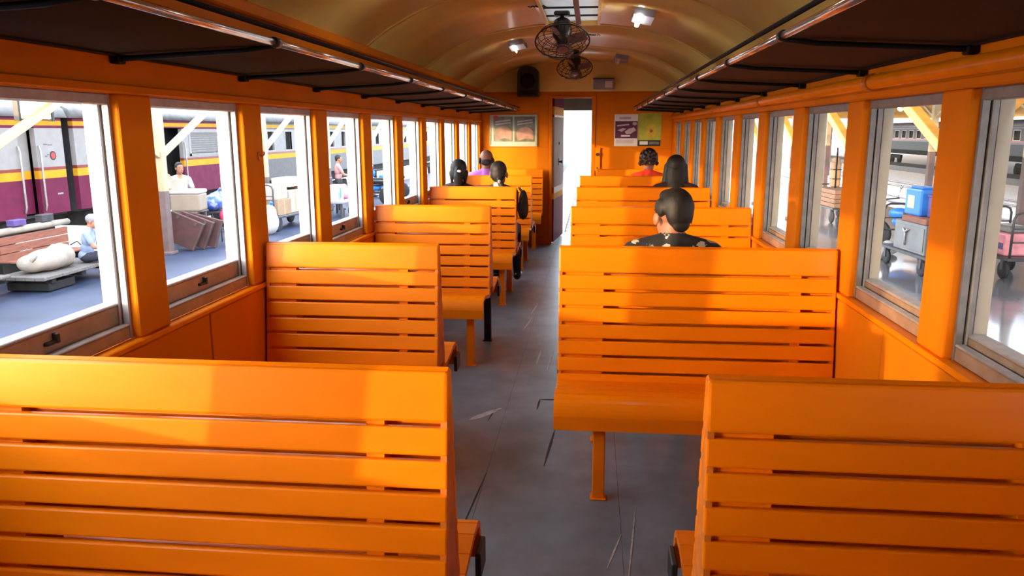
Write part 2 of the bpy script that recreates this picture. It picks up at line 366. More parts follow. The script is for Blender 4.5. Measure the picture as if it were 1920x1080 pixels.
def shell(y0, y1, off, th, x0=-1.3, x1=1.3):
    pts = [p for p in CP if x0 < p[0] < x1]; pts = [(x0, cz(x0))] + pts + [(x1, cz(x1))]
    poly = [(x, z + off) for x, z in pts] + [(x, z + off + th) for x, z in pts[::-1]]
    return poly
VY0, VY1, VX0, VX1 = 5.30, 6.92, -0.17, 0.245
roof = MB()
roof.prism(shell(YB - 0.1, VY0, 0.03, 0.05), 'y', YB - 0.1, VY0); roof.prism(shell(0, 0, 0.03, 0.05), 'y', VY1, 12.3)
roof.prism(shell(0, 0, 0.03, 0.05, -1.3, VX0), 'y', VY0, VY1); roof.prism(shell(0, 0, 0.03, 0.05, VX1, 1.3), 'y', VY0, VY1)
roof.box(-1.46, -1.29, YB - 0.1, 12.3, 2.10, 2.17); roof.box(1.29, 1.46, YB - 0.1, 12.3, 2.10, 2.17)
ceil = struct(roof.obj('ceiling', 'cream_ceiling'))
ribs = [YB] + [5.2 + 1.845 * k for k in range(-3, 4)]; ribs[-1] = YE
for a, b in zip(ribs, ribs[1:]):
    if a < 5.5 < b:
        for x0, x1, ya, yb in ((-1.29, VX0, a, b), (VX1, 1.29, a, b), (VX0, VX1, a, VY0), (VX0, VX1, VY1, b)):
            MB().prism(shell(0, 0, 0, 0.028, x0, x1), 'y', ya + 0.004, yb - 0.004, 0, True).obj('ceiling_panel', 'cream_ceiling', ceil)
    else:
        MB().prism(shell(0, 0, 0, 0.028, -1.29, 1.29), 'y', a + 0.004, b - 0.004, 0, True).obj('ceiling_panel', 'cream_ceiling', ceil)
for y in ribs[1:-1]:
    MB().prism(shell(0, 0, -0.007, 0.012, -1.28, 1.28), 'y', y - 0.022, y + 0.022, 0, True).obj('ceiling_batten', 'rib', ceil)
for sg in (-1, 1):                                         # orange cove below the ceiling
    x0, x1 = sorted((sg * 1.30, sg * 1.262))
    struct(rbox('trim_%d' % (1 if sg < 0 else 2), x0, x1, YB, YE, 2.045, 2.10, 'orange_wall', None, 0.008))

# end walls
ew = MB()
DX0, DX1, DZ = -0.325, 0.206, 1.985
ew.box(-S, DX0, YE, YE + 0.06, 0, 2.07); ew.box(DX1, S, YE, YE + 0.06, 0, 2.07); ew.box(DX0, DX1, YE, YE + 0.06, DZ, 2.07)
wf = struct(ew.obj('wall_front', 'orange_wall'))
poly = [(-1.3, 2.07)] + [p for p in CP] + [(1.3, 2.07)]
MB().prism(poly, 'y', YE, YE + 0.06).obj('gable_panel', 'cream_ceiling', wf)
for x0, x1 in ((-1.28, DX0 - 0.05), (DX1 + 0.06, 1.28)):
    for z0, z1 in ((0.1, 0.72), (0.73, 1.32), (1.33, 2.05)):
        rbox('wall_panel', x0, x1, YE - 0.006, YE, z0, z1, 'orange_wall', wf, 0.003)
for x0, x1 in ((DX0 - 0.045, DX0), (DX1, DX1 + 0.055)):
    rbox('door_post', x0, x1, YE - 0.02, YE + 0.07, 0, DZ + 0.03, 'orange_wall', wf, 0.005)
rbox('door_post', DX0, DX1, YE - 0.02, YE + 0.07, DZ, DZ + 0.03, 'orange_wall', wf, 0.005)
wr = struct(rbox('wall_back', -S - T, S + T, YB - 0.1, YB, -0.14, 2.6, 'orange_wall'))
# vestibule beyond the door: side walls, outer end with its opening, folded livery door
vm = MB(); 
for x0, x1 in ((-1.42, -1.36), (1.36, 1.42)):
    vm.box(x0, x1, YE + 0.06, YE + 0.25, 0, 2.12); vm.box(x0, x1, 11.80, 12.05, 0, 2.12); vm.box(x0, x1, YE + 0.25, 11.80, 1.95, 2.12)
struct(vm.obj('wall_vestibule', 'orange_dark'))
oe = MB(); oe.box(-1.42, -0.38, 12.0, 12.06, 0, 2.4); oe.box(0.30, 1.42, 12.0, 12.06, 0, 2.4); oe.box(-0.38, 0.30, 12.0, 12.06, 1.855, 2.5)
struct(oe.obj('wall_outer_end', 'train_grey'))
dl = struct(MB().box(0, 0.045, 0, 0.92, 0.02, 0.50, 0).box(0, 0.045, 0, 0.92, 0.50, 0.62, 1).box(0, 0.045, 0, 0.92, 0.62, 0.70, 2).box(0, 0.045, 0, 0.92, 0.70, 0.78, 3)
            .box(0, 0.045, 0, 0.92, 0.78, 1.74, 4).box(0, 0.045, 0, 0.92, 1.74, 1.77, 3).box(0, 0.045, 0, 0.92, 1.77, 1.88, 2).box(0, 0.045, 0, 0.92, 1.88, 2.02, 0)
            .obj('door_1', ['maroon', 'maroon', 'yellow', 'red_line', 'cream_livery'], None, (-0.345, 10.80, 0), (0, 0, R(-6.0))))
MB().box(0.045, 0.052, 0.40, 0.47, 1.07, 1.17, 0, 0.002).lathe([(0.012, 0), (0.012, 0.03), (0.02, 0.03), (0.02, 0.05)], (0.05, 0.435, 1.12), (1, 0, 0)).obj('door_lock', 'steel', dl)
MB().lathe([(0.022, 0), (0.022, 0.006), (0.012, 0.012)], (0.045, 0.44, 1.38), (1, 0, 0)).obj('keyhole_plate', 'black', dl)
lb = thing('latch_box', 'orange latch plate on the right post of the end doorway', 'latch', (DX1 + 0.055, YE - 0.02, 1.18))
rbox('latch_plate', 0.0, 0.07, -0.015, -0.002, -0.16, 0.15, 'orange', lb, 0.004)
MB().lathe([(0.016, 0), (0.016, 0.015), (0.022, 0.018), (0.022, 0.03)], (0.03, -0.015, 0.06), (0, -1, 0)).obj('knob', 'black', lb)
MB().lathe([(0.010, 0), (0.010, 0.012)], (0.03, -0.015, -0.12), (0, -1, 0)).obj('bolt', 'black', lb)

# ------------------------------------------------------------------ benches
BT = 1.043
def yf(z):                                                 # front face of a back: leans outwards to the bottom
    t = (BT - z) / 0.55
    return -0.022 - 0.058 * t - 0.012 * t * t
bcache = {}
def bench_meshes(w):
    if w in bcache: return bcache[w]
    d = {}
    def plank(name, z0, z1, th, bev, m='orange', ext=0.0):
        a = Vector((0, yf(z1), z1)); bb = Vector((0, yf(z0), z0)); dv = (a - bb); L = dv.length; ang = math.atan2(-dv.y, dv.z)
        mb = MB().box(0, w, 0, th, 0, L, 0, bev, 2, Matrix.Translation(bb) @ Matrix.Rotation(ang, 4, 'X'))
        return mb.mesh(name, m)
    d['back'] = [('top_board', plank('top_board', BT - 0.112, BT, 0.019, 0.007))]
    z = BT - 0.112 - 0.0115
    for k in range(7):
        d['back'].append(('slat', plank('slat', z - 0.0620, z, 0.024, 0.005))); z -= 0.0735
    # seat: boards from the back to the rounded front
    def seat_z(t): return 0.478 - 0.030 * math.cos(min(1, t / 0.22) * PI / 2) if t < 0.22 else 0.478      # dished
    d['seat'] = []
    edges = [0.085, 0.160, 0.236, 0.312, 0.372]
    for a, b_ in zip(edges, edges[1:]):
        za, zb = seat_z(a - 0.085), seat_z(b_ - 0.085)
        poly = [(-a - 0.0015, za), (-b_ + 0.0015, zb), (-b_ + 0.0015, zb - 0.022), (-a - 0.0015, za - 0.022)]
        d['seat'].append(('seat_slat', MB().prism(poly, 'x', 0, w).mesh('seat_slat', 'orange')))
    arc = []
    for k in range(9):
        th = k / 8 * R(82); arc.append((-0.374 - 0.072 * math.sin(th), 0.478 - 0.085 * (1 - math.cos(th))))
    arc.append((-0.441, 0.345))
    inner = [(y + 0.020 * (1 if z < 0.45 else 0.2), z - (0.020 if z > 0.43 else 0.0)) for y, z in arc[::-1]]
    d['seat'].append(('seat_front', MB().prism(arc + inner, 'x', 0, w, 0, False).mesh('seat_front', 'orange')))
    fr = MB()
    for x in (0.03, w - 0.16): fr.box(x, x + 0.035, -0.425, -0.06, 0.375, 0.425, 0, 0.004)
    d['bearer'] = fr.mesh('seat_bearer', 'orange_dark')
    # posts between the two backs: a broad board at the left end, a narrow upright near the right end
    d['upr'] = []
    for nm, x0, x1 in (('back_post', 0.012, 0.20 if w > 1 else 0.14), ('back_post', w - 0.185, w - 0.145)):
        zt = BT - 0.006; zb = 0.0
        poly = [(yf(zt) + 0.020, zt), (-yf(zt) - 0.020, zt), (-yf(0.47) - 0.020, 0.47), (-yf(0.47) - 0.020, 0.36), (yf(0.47) + 0.020, 0.36), (yf(0.47) + 0.020, 0.47)]
        d['upr'].append((nm, MB().prism(poly, 'x', x0, x1).mesh(nm, 'orange')))
    zt = BT - 0.004
    poly = [(yf(zt) + 0.019, zt - 0.012), (-yf(zt) - 0.019, zt - 0.012), (-yf(zt) - 0.012, zt + 0.004), (0, zt + 0.009), (yf(zt) + 0.012, zt + 0.004)]
    prof = [(yf(z_) + 0.003, z_) for z_ in [BT - 0.008 - 0.56 * q / 6 for q in range(7)]]
    pe = prof + [(-y_, z_) for y_, z_ in prof[::-1]]
    for x0, x1 in ((0.002, 0.016), (w - 0.016, w - 0.002)): d['upr'].append(('end_panel', MB().prism(pe, 'x', x0, x1).mesh('end_panel', 'orange_dark')))
    d['cap'] = MB().prism(poly, 'x', 0.003, w - 0.003, 0, False).mesh('top_cap', 'orange')
    bcache[w] = d
    return d
leg_me = {}
def leg_mesh(m):
    if m not in leg_me:
        leg_me[m] = MB().box(-0.026, 0.026, -0.02, 0.02, 0.006, 0.40, 0, 0.004).box(-0.034, 0.034, -0.03, 0.03, 0.0005, 0.008, 0, 0.002).mesh('leg', m)
    return leg_me[m]
brk_me = MB().box(-0.008, 0.008, -0.05, 0.05, -0.06, 0.02, 0, 0.003).mesh('end_bracket', 'black')
def bench(x0, w, y, aisle, label, sides=(-1, 1), far_dark=False):
    wd = round(w, 3); d = bench_meshes(wd)
    t = thing('slatted_bench', label, 'bench', (x0, y, 0), 0)
    for sd in sides:
        rot = (0, 0, 0) if sd < 0 else (0, 0, PI); off = (0, 0, 0) if sd < 0 else (wd, 0, 0)
        for nm, me in d['back'] + d['seat']: link(nm, me, t, off, rot)
        link('seat_bearer', d['bearer'], t, off, rot)
        xl = 0.19 if aisle == 'left' else wd - 0.10
        link('leg', leg_mesh('black' if (sd > 0 and far_dark) else 'orange'), t, (xl if not (sd > 0 and far_dark) else wd - 0.07, sd * (0.335 if sd < 0 else 0.30), 0))
        # wall-side rest keeps the inner end up
        link('leg', leg_mesh('orange'), t, (wd - 0.06 if aisle == 'left' else 0.06, sd * 0.28, 0))
        if sd > 0: link('end_bracket', brk_me, t, (-0.010 if aisle == 'left' else wd + 0.010, 0.36, 0.40))
    for nm, me in d['upr']: link(nm, me, t)
    link('top_cap', d['cap'], t)
    return t
Y1, DY, W2, W3 = 1.588, 1.8535, 0.816, 1.203
EDGE = 1.284
ordn = ['first', 'second', 'third', 'fourth', 'fifth']
for k in range(5):
    y = Y1 + k * DY
    if k == 0:
        bench(-EDGE, W3, y, 'right', 'long orange slatted back-to-back bench, nearest on the left of the aisle')
        bench(EDGE - W2 + 0.0, W2, y, 'left', 'short orange slatted back-to-back bench, nearest on the right, cut by the frame')
    else:
        bench(-EDGE, W2, y, 'right', ['', 'short orange two-seat bench directly in front of the nearest left bench', 'short orange two-seat bench, third row on the left, with a dark rear leg',
              'short orange two-seat bench with two dark-haired girls on its far seat', 'short orange two-seat bench with the bald man in violet on its far seat'][k], far_dark=(k == 2))
        bench(EDGE - W3, W3, y, 'left', ['', 'wide orange three-seat bench with the man in the floral shirt behind it', 'wide orange bench in front of the man in the floral shirt',
              'wide orange bench with the long-haired woman on its far seat', 'wide orange bench with the woman in red on its far seat, farthest right row'][k])
bench(-EDGE, W2 + 0.03, YE - 0.10, 'right', 'single-sided orange bench against the end wall, left of the doorway', sides=(-1,))
bench(EDGE - W3 + 0.20, W3 - 0.20, YE - 0.10, 'left', 'single-sided orange bench against the end wall under the two posters', sides=(-1,))

# ------------------------------------------------------------------ luggage racks
def rack(sg, label):
    t = thing('luggage_rack', label, 'rack', (sg * 1.0, 4, 1.80))
    o = Vector((sg * 1.0, 4, 1.80)); y0, y1 = YB + 0.1, YE - 0.15
    xa, za, xb, zb = 1.285, 1.795, 0.76, 1.815
    V, F = [], []
    def bar(p, q, r):
        p, q = Vector(p) - o, Vector(q) - o; dd = (q - p).normalized(); u = dd.cross(Vector((0, 0, 1))).normalized() * r; w = Vector((0, 0, r)); i = len(V)
        for c in (p, q):
            for a in (u, w, -u, -w): V.append(tuple(c + a))
        for k in range(4): F.append((i + k, i + (k + 1) % 4, i + 4 + (k + 1) % 4, i + 4 + k))
    N = 42
    for k in range(N + 1):
        u = k / N; x = sg * (xa + (xb - xa) * u); z = za + (zb - za) * u
        bar((x, y0, z), (x, y1, z), 0.0056)
    y = y0
    while y < y1:
        bar((sg * xa, y, za + 0.004), (sg * xb, y, zb + 0.004), 0.0022); y += 0.0135
    me = bpy.data.meshes.new('wire_net'); me.from_pydata(V, [], F); me.materials.append(M['net'])
    stuff(link('wire_net', me, t))
    ys = [2.40 + PITCH * k for k in range(-5, 10)]; ys = [v for v in ys if y0 < v < y1]
    arm = MB().tube([(sg * (xa + 0.01), 0, za - 0.022), (sg * (xa - 0.02), 0, za - 0.018), (sg * (xb + 0.10), 0, zb - 0.018), (sg * xb, 0, zb - 0.004)], [0.012, 0.009, 0.008, 0.008], 0, 8)
    arm.box(*sorted((sg * (xa - 0.02), sg * (xa + 0.014))), -0.02, 0.02, za - 0.034, za - 0.008, 0, 0.004); arm_me = arm.mesh('bracket_arm', 'net')
    col = MB().tube([(sg * xb, -0.018, zb + 0.004), (sg * xb, 0.018, zb + 0.004)], 0.016, 0, 10).mesh('rail_joint', 'black')
    for a in ys:
        link('bracket_arm', arm_me, t, Vector((0, a, 0)) - o); link('rail_joint', col, t, Vector((0, a, 0)) - o)
    ends = [y0] + ys + [y1]
    for a, b_ in zip(ends, ends[1:]):
        if b_ - a > 0.06:
            MB().tube([(sg * xb, a + 0.02, zb + 0.004), (sg * xb, b_ - 0.02, zb + 0.004)], 0.011, 0, 10).obj('front_rail', 'chrome', t, -o)
    MB().tube([(sg * (xb + 0.0), y0, zb + 0.045), (sg * xb, y1, zb + 0.045)], 0.008, 0, 8).obj('upper_rail', 'net', t, -o)
    MB().box(*sorted((sg * 1.292, sg * 1.27)), y0, y1, za - 0.012, za + 0.016, 0, 0.003).obj('wall_rail', 'net', t, -o)
    return t
rack(-1, 'dark wire luggage rack with steel front rail above the left windows')
rack(1, 'dark wire luggage rack with steel front rail above the right windows')

pipe = thing('conduit_pipe', 'long orange pipe clamped along the wall above the right windows', 'pipe', (1.262, 4, 1.728))
MB().tube([(0, YB + 0.1 - 4, 0), (0, YE - 0.1 - 4, 0)], 0.026, 0, 12).obj('tube', 'orange', pipe)
for y in (1.25, 3.13, 5.07, 6.95, 8.8):
    MB().tube([(0, y - 4 - 0.02, 0), (0, y - 4 + 0.02, 0)], 0.033, 0, 12).box(0, 0.036, y - 4 - 0.02, y - 4 + 0.02, -0.022, 0.03, 0, 0.003).obj('clamp', 'orange_dark', pipe)
hook = thing('wall_hook', 'small orange coat hook on the post left of the second short bench', 'hook', (-1.298, W0 + WW + 0.13, 1.44))
MB().box(0, 0.006, -0.012, 0.012, -0.02, 0.02, 0, 0.002).tube([(0.004, 0, 0.005), (0.018, 0, 0.0), (0.026, 0, 0.010), (0.026, 0, 0.02)], 0.004).obj('hook_body', 'orange_dark', hook)

# ------------------------------------------------------------------ ceiling fittings
vent = thing('roof_vent', 'bright white roof vent panel with a brown bar above the nearer fan', 'vent', (0, 6.1, 2.47))
o = Vector((0, 6.1, 2.47))
for a, b_ in ((VY0, 5.70), (5.71, 6.12), (6.13, 6.54), (6.55, VY1)):
    MB().box(VX0, VX1, a, b_, 2.472, 2.478).obj('vent_sheet', 'vent', vent, -o)
fr = MB(); fr.box(VX0 - 0.02, VX0, VY0 - 0.02, VY1 + 0.02, 2.435, 2.50); fr.box(VX1, VX1 + 0.02, VY0 - 0.02, VY1 + 0.02, 2.435, 2.50)
fr.box(VX0, VX1, VY0 - 0.02, VY0, 2.435, 2.50); fr.box(VX0, VX1, VY1, VY1 + 0.02, 2.435, 2.50)
fr.obj('vent_frame', 'rib', vent, -o)
MB().box(0.065, 0.105, VY0, VY1, 2.44, 2.468, 0, 0.004).obj('vent_bar', 'wood_red', vent, -o)
for y in (6.54, 6.12, 5.70): MB().box(VX0, VX1, y, y + 0.012, 2.455, 2.469).obj('vent_crossbar', 'black', vent, -o)

# small black stencil marks on the ceiling
def stencil(x, y, label):
    z = cz(x) - 0.004
    t = MB()
    for k, (a, b_, c, d_) in enumerate([(0, 0, .02, .05), (.02, .05, .035, 0), (.035, 0, .05, .05), (.06, 0, .06, .05), (.06, .03, .085, .03), (.085, 0, .085, .05), (.1, .05, .115, .0), (.115, 0, .13, .04)]):
        t.tube([(a - 0.065, b_, 0), (c - 0.065, d_, 0)], 0.006, 0, 4)
    ob = t.obj('stencil_mark', 'ink', None, (x, y, z)); tag(ob, label, 'marking'); return ob
stencil(-0.21, 6.0, 'small black stencil mark on the cream ceiling left of the roof vent')
stencil(0.21, 7.8, 'small black stencil mark on the cream ceiling behind the roof vent')

def fan(x, y, z, label, mount=2.47):
    t = thing('ceiling_fan', label, 'fan', (x, y, z))
    ax = Vector((0.05, -0.50, -0.86)).normalized(); u = ax.cross(Vector((0, 0, 1))).normalized(); w = ax.cross(u)
    P = lambda a, r, th: ax * a + (u * math.cos(th) + w * math.sin(th)) * r
    gd = MB(); RR = 0.205
    prof = [(0.075, 0.045), (0.070, 0.10), (0.055, 0.15), (0.035, 0.185), (0.0, RR)]
    for k in range(18):
        th = k * 2 * PI / 18
        gd.tube([P(a, r, th) for a, r in prof] + [P(-0.035, 0.185, th), P(-0.06, 0.14, th), P(-0.07, 0.075, th)], 0.0022, 0, 5)
    for a, r, tr in ((0.0, RR, 0.006), (0.055, 0.15, 0.0028), (0.073, 0.075, 0.0028), (0.075, 0.045, 0.004), (-0.06, 0.14, 0.0028), (-0.035, 0.185, 0.0028)):
        gd.tube([P(a, r, k * 2 * PI / 32) for k in range(32)], tr, 0, 6, closed=True)
    gd.obj('guard', 'fan', t)
    MB().lathe([(0.0, 0.06), (0.045, 0.055), (0.045, 0.078), (0.0, 0.085)], (0, 0, 0), ax).obj('guard_badge', 'fan_blade', t)
    for k in range(4):
        th0 = k * PI / 2 + 0.4; mb = MB(); a, b_ = [], []
        for i in range(6):
            r = 0.04 + 0.15 * i / 5; h = 0.55 * (0.45 + 0.55 * math.sin(PI * min(1, (i + 1) / 5.2)))
            a.append(P(0.022, r, th0 - h * 0.5)); b_.append(P(-0.018, r, th0 + h * 0.6))
        bm = mb.bm
        for dz in (0.0, 0.003):
            A = [bm.verts.new(p + ax * dz) for p in a]; B = [bm.verts.new(p + ax * dz) for p in b_]
            for i in range(5): f = bm.faces.new((A[i], A[i + 1], B[i + 1], B[i])); f.smooth = True
        mb.obj('blade', 'fan_blade', t)
    MB().lathe([(0.02, 0.05), (0.04, 0.02), (0.045, -0.02), (0.07, -0.05), (0.075, -0.11), (0.065, -0.17), (0.03, -0.19)], (0, 0, 0), ax).obj('motor', 'fan', t)
    e = ax * -0.14
    MB().tube([e, (e.x, e.y + 0.02, (mount - z) * 0.7), (e.x, e.y, mount - z)], 0.016, 0, 10).box(e.x - 0.06, e.x + 0.06, e.y - 0.06, e.y + 0.06, mount - z - 0.035, mount - z, 0, 0.01).obj('mount', 'fan', t)
    return t
fan(-0.02, 6.1, 2.215, 'nearer dark caged fan hanging under the roof vent', 2.44)
fan(0.0, 9.3, 2.265, 'farther dark caged fan hanging near the end wall', 2.468)

def lamp(x, y, label, tip, lit):
    z = cz(x); n = Vector((-x * 0.3, 0, -1)).normalized()
    t = thing('ceiling_lamp', label, 'lamp', (x, y, z - 0.004))
    ang = math.atan2(x * 0.35, 1)
    rm = Matrix.Rotation(-ang if False else ang, 4, 'Y')
    MB().prism([(-0.19, 0.0), (0.19, 0.0), (0.16, -0.06), (-0.16, -0.045)], 'x', -0.075, 0.075).obj('housing', 'grey_box', t, rot=(0, ang, 0))
    MB().tube([(-0.03, -0.17, -0.062), (-0.03, 0.16, -0.074)], 0.017 if lit != 2 else 0.006, 0, 10).obj('tube', 'tube_on' if lit else 'diffuser', t, rot=(0, ang, 0))
    MB().box(-0.085, 0.085, 0.185, 0.20, -0.05, 0.0, 0, 0.003).obj('end_cap', 'grey_box', t, rot=(0, ang, 0))
lamp(-0.55, 4.4, 'grey ceiling lamp added out of the frame to brighten the car, second row left', 0, True)  # out of view, added to brighten the ceiling and floor
lamp(0.55, 2.6, 'grey ceiling lamp added out of the frame to brighten the car, first row right', 0, True)  # second added lamp, also unseen, for more light inside
lamp(0.585, 6.1, 'grey ceiling lamp with its tube lit, right of the nearer fan', 0, True)
lamp(-0.55, 8.0, 'grey ceiling lamp with a thin bright tube, left of the fans', 0, 2)
lamp(0.55, 9.6, 'unlit grey ceiling lamp right of the farther fan', 0, False)

sp = thing('loudspeaker', 'black round-topped loudspeaker high on the end wall left of the fans', 'speaker', (-0.64, 10.60, 2.0))
pol = [(-0.14, 0.0), (0.14, 0.0), (0.14, 0.30)] + [(0.14 * math.cos(k * PI / 10) * (1 if k else 1), 0.30 + 0.09 * math.sin(k * PI / 10)) for k in range(1, 10)] + [(-0.14, 0.30)]
MB().prism(pol, 'y', -0.13, 0.09).obj('cabinet', 'black', sp)
MB().lathe([(0.095, 0), (0.10, 0.008), (0.07, 0.012), (0.03, 0.002), (0.0, 0.006)], (0, -0.13, 0.20), (0, -1, 0), 0, 24).obj('cone', 'train_dark', sp)
MB().box(-0.11, 0.11, -0.138, -0.13, 0.02, 0.08, 0, 0.003).obj('grille', 'train_dark', sp)
jb = thing('control_box', 'blue-grey control box with a pale plate above the end doorway', 'box', (0.355, YE - 0.001, 2.095))
MB().box(-0.135, 0.135, -0.07, 0, 0, 0.135, 0, 0.005).obj('case', 'grey_box', jb); rbox('plate', 0.02, 0.115, -0.076, -0.07, 0.02, 0.105, 'paper', jb, 0.002)
rbox('lid_rim', -0.14, 0.14, -0.078, -0.001, 0.128, 0.142, 'black', jb, 0.002)

# ------------------------------------------------------------------ notices on the end wall
def flat(name, poly, y, th, m, parent):                    # flat print cut to a shape, standing proud of what it is printed on
    return MB().prism(poly, 'y', y - th, y).obj(name, m, parent)
def rect(x0, x1, z0, z1): return [(x0, z0), (x1, z0), (x1, z1), (x0, z1)]
def blob(cx_, cz_, rx, rz, n=18, top=None): return [(cx_ + rx * math.cos(a) * (1 + 0.07 * math.sin(3 * a + 1)), cz_ + rz * math.sin(a) * (1 + 0.07 * math.cos(2 * a))) for a in [2 * PI * k / n for k in range(n)]]
p1 = thing('framed_picture', 'pale framed picture with two pink mounds on the end wall left of the doorway', 'picture', (-0.85, YE - 0.008, 1.56))
flat('backing', rect(-0.315, 0.315, -0.205, 0.205), 0, 0.012, 'poster_frame', p1)
for x0, x1 in ((-0.275, -0.012), (0.012, 0.29)):
    flat('print', rect(x0, x1, -0.15, 0.185), -0.012, 0.002, 'poster_green', p1)
flat('pink_mound', [(-0.25, -0.14)] + [(-0.14 + 0.115 * math.cos(PI - PI * k / 12), -0.03 + 0.085 * math.sin(PI * k / 12)) for k in range(13)] + [(-0.03, -0.13), (-0.12, -0.10)], -0.014, 0.002, 'poster_pink', p1)
flat('pink_mound', [(0.05, -0.14)] + [(0.155 + 0.115 * math.cos(PI - PI * k / 12), -0.04 + 0.085 * math.sin(PI * k / 12)) for k in range(13)] + [(0.27, -0.12), (0.16, -0.11)], -0.014, 0.002, 'poster_pink', p1)
for z in (0.10, 0.135): 
    flat('faded_heading', [(-0.25, z - 0.03), (-0.04, z - 0.005), (-0.04, z + 0.012), (-0.25, z - 0.012)], -0.014, 0.002, 'poster_pale', p1); flat('faded_heading', [(0.05, z - 0.03), (0.26, z), (0.26, z + 0.015), (0.05, z - 0.012)], -0.014, 0.002, 'poster_pale', p1)
flat('red_spot', blob(-0.245, 0.175, 0.035, 0.028), -0.014, 0.002, 'red', p1)
for x0, x1, z0, z1 in ((-0.32, 0.32, -0.215, -0.20), (-0.32, 0.32, 0.20, 0.212), (-0.325, -0.312, -0.215, 0.212), (0.312, 0.325, -0.215, 0.212)):
    MB().box(x0, x1, -0.022, 0, z0, z1, 0, 0.003).obj('frame_strip', 'poster_frame', p1)
p2 = thing('maroon_poster', 'white-bordered maroon poster on the end wall right of the doorway', 'poster', (0.672, YE - 0.008, 1.56))
flat('paper', rect(-0.16, 0.152, -0.21, 0.21), 0, 0.004, 'paper', p2)
flat('maroon_field', rect(-0.15, 0.148, -0.105, 0.12), -0.004, 0.002, 'poster_maroon', p2)
flat('pale_figure', [(-0.02, -0.02), (0.03, 0.02), (0.10, 0.04), (0.13, 0.0), (0.06, -0.045), (0.0, -0.05)], -0.006, 0.002, 'poster_pale', p2)
flat('pale_figure', blob(0.11, 0.085, 0.03, 0.022), -0.006, 0.002, 'poster_pale', p2)
flat('pale_figure', [(-0.13, 0.07), (0.03, 0.085), (0.04, 0.068), (-0.12, 0.05)], -0.006, 0.002, 'poster_pale', p2)
flat('pale_caption', rect(-0.07, 0.05, -0.085, -0.062), -0.006, 0.002, 'paper', p2)
flat('pale_figure', [(-0.12, 0.0), (-0.05, 0.03), (0.0, 0.02), (-0.06, -0.02)], -0.006, 0.002, 'poster_pale', p2)
for z in (-0.13, -0.148, -0.166): flat('text_line', rect(-0.13, 0.10 + 0.1 * (z + 0.13), z - 0.004, z + 0.004), -0.004, 0.001, 'poster_pale', p2)
flat('grey_heading', rect(-0.10, 0.06, 0.145, 0.175), -0.004, 0.001, 'poster_pale', p2)
p3 = thing('yellow_poster', 'yellow-green poster with a golden flower on the end wall, right of the maroon one', 'poster', (0.982, YE - 0.008, 1.56))
flat('paper', rect(-0.152, 0.152, -0.13, 0.225), 0, 0.004, 'poster_yellow', p3)
for k in range(7):
    a = 2 * PI * k / 7; flat('petal', blob(0.02 + 0.045 * math.cos(a), -0.01 + 0.06 * math.sin(a), 0.032, 0.04, 10), -0.004 - 0.0004 * k, 0.001, 'poster_gold', p3)
flat('flower_heart', blob(0.02, -0.01, 0.022, 0.022, 12), -0.008, 0.001, 'wood_red', p3)
flat('caption_strip', rect(-0.152, 0.148, -0.21, -0.13), 0, 0.004, 'ink', p3)
flat('pale_caption', rect(-0.13, -0.02, -0.19, -0.145), -0.004, 0.001, 'paper', p3); flat('pale_caption', rect(0.0, 0.13, -0.185, -0.15), -0.004, 0.001, 'poster_green', p3)

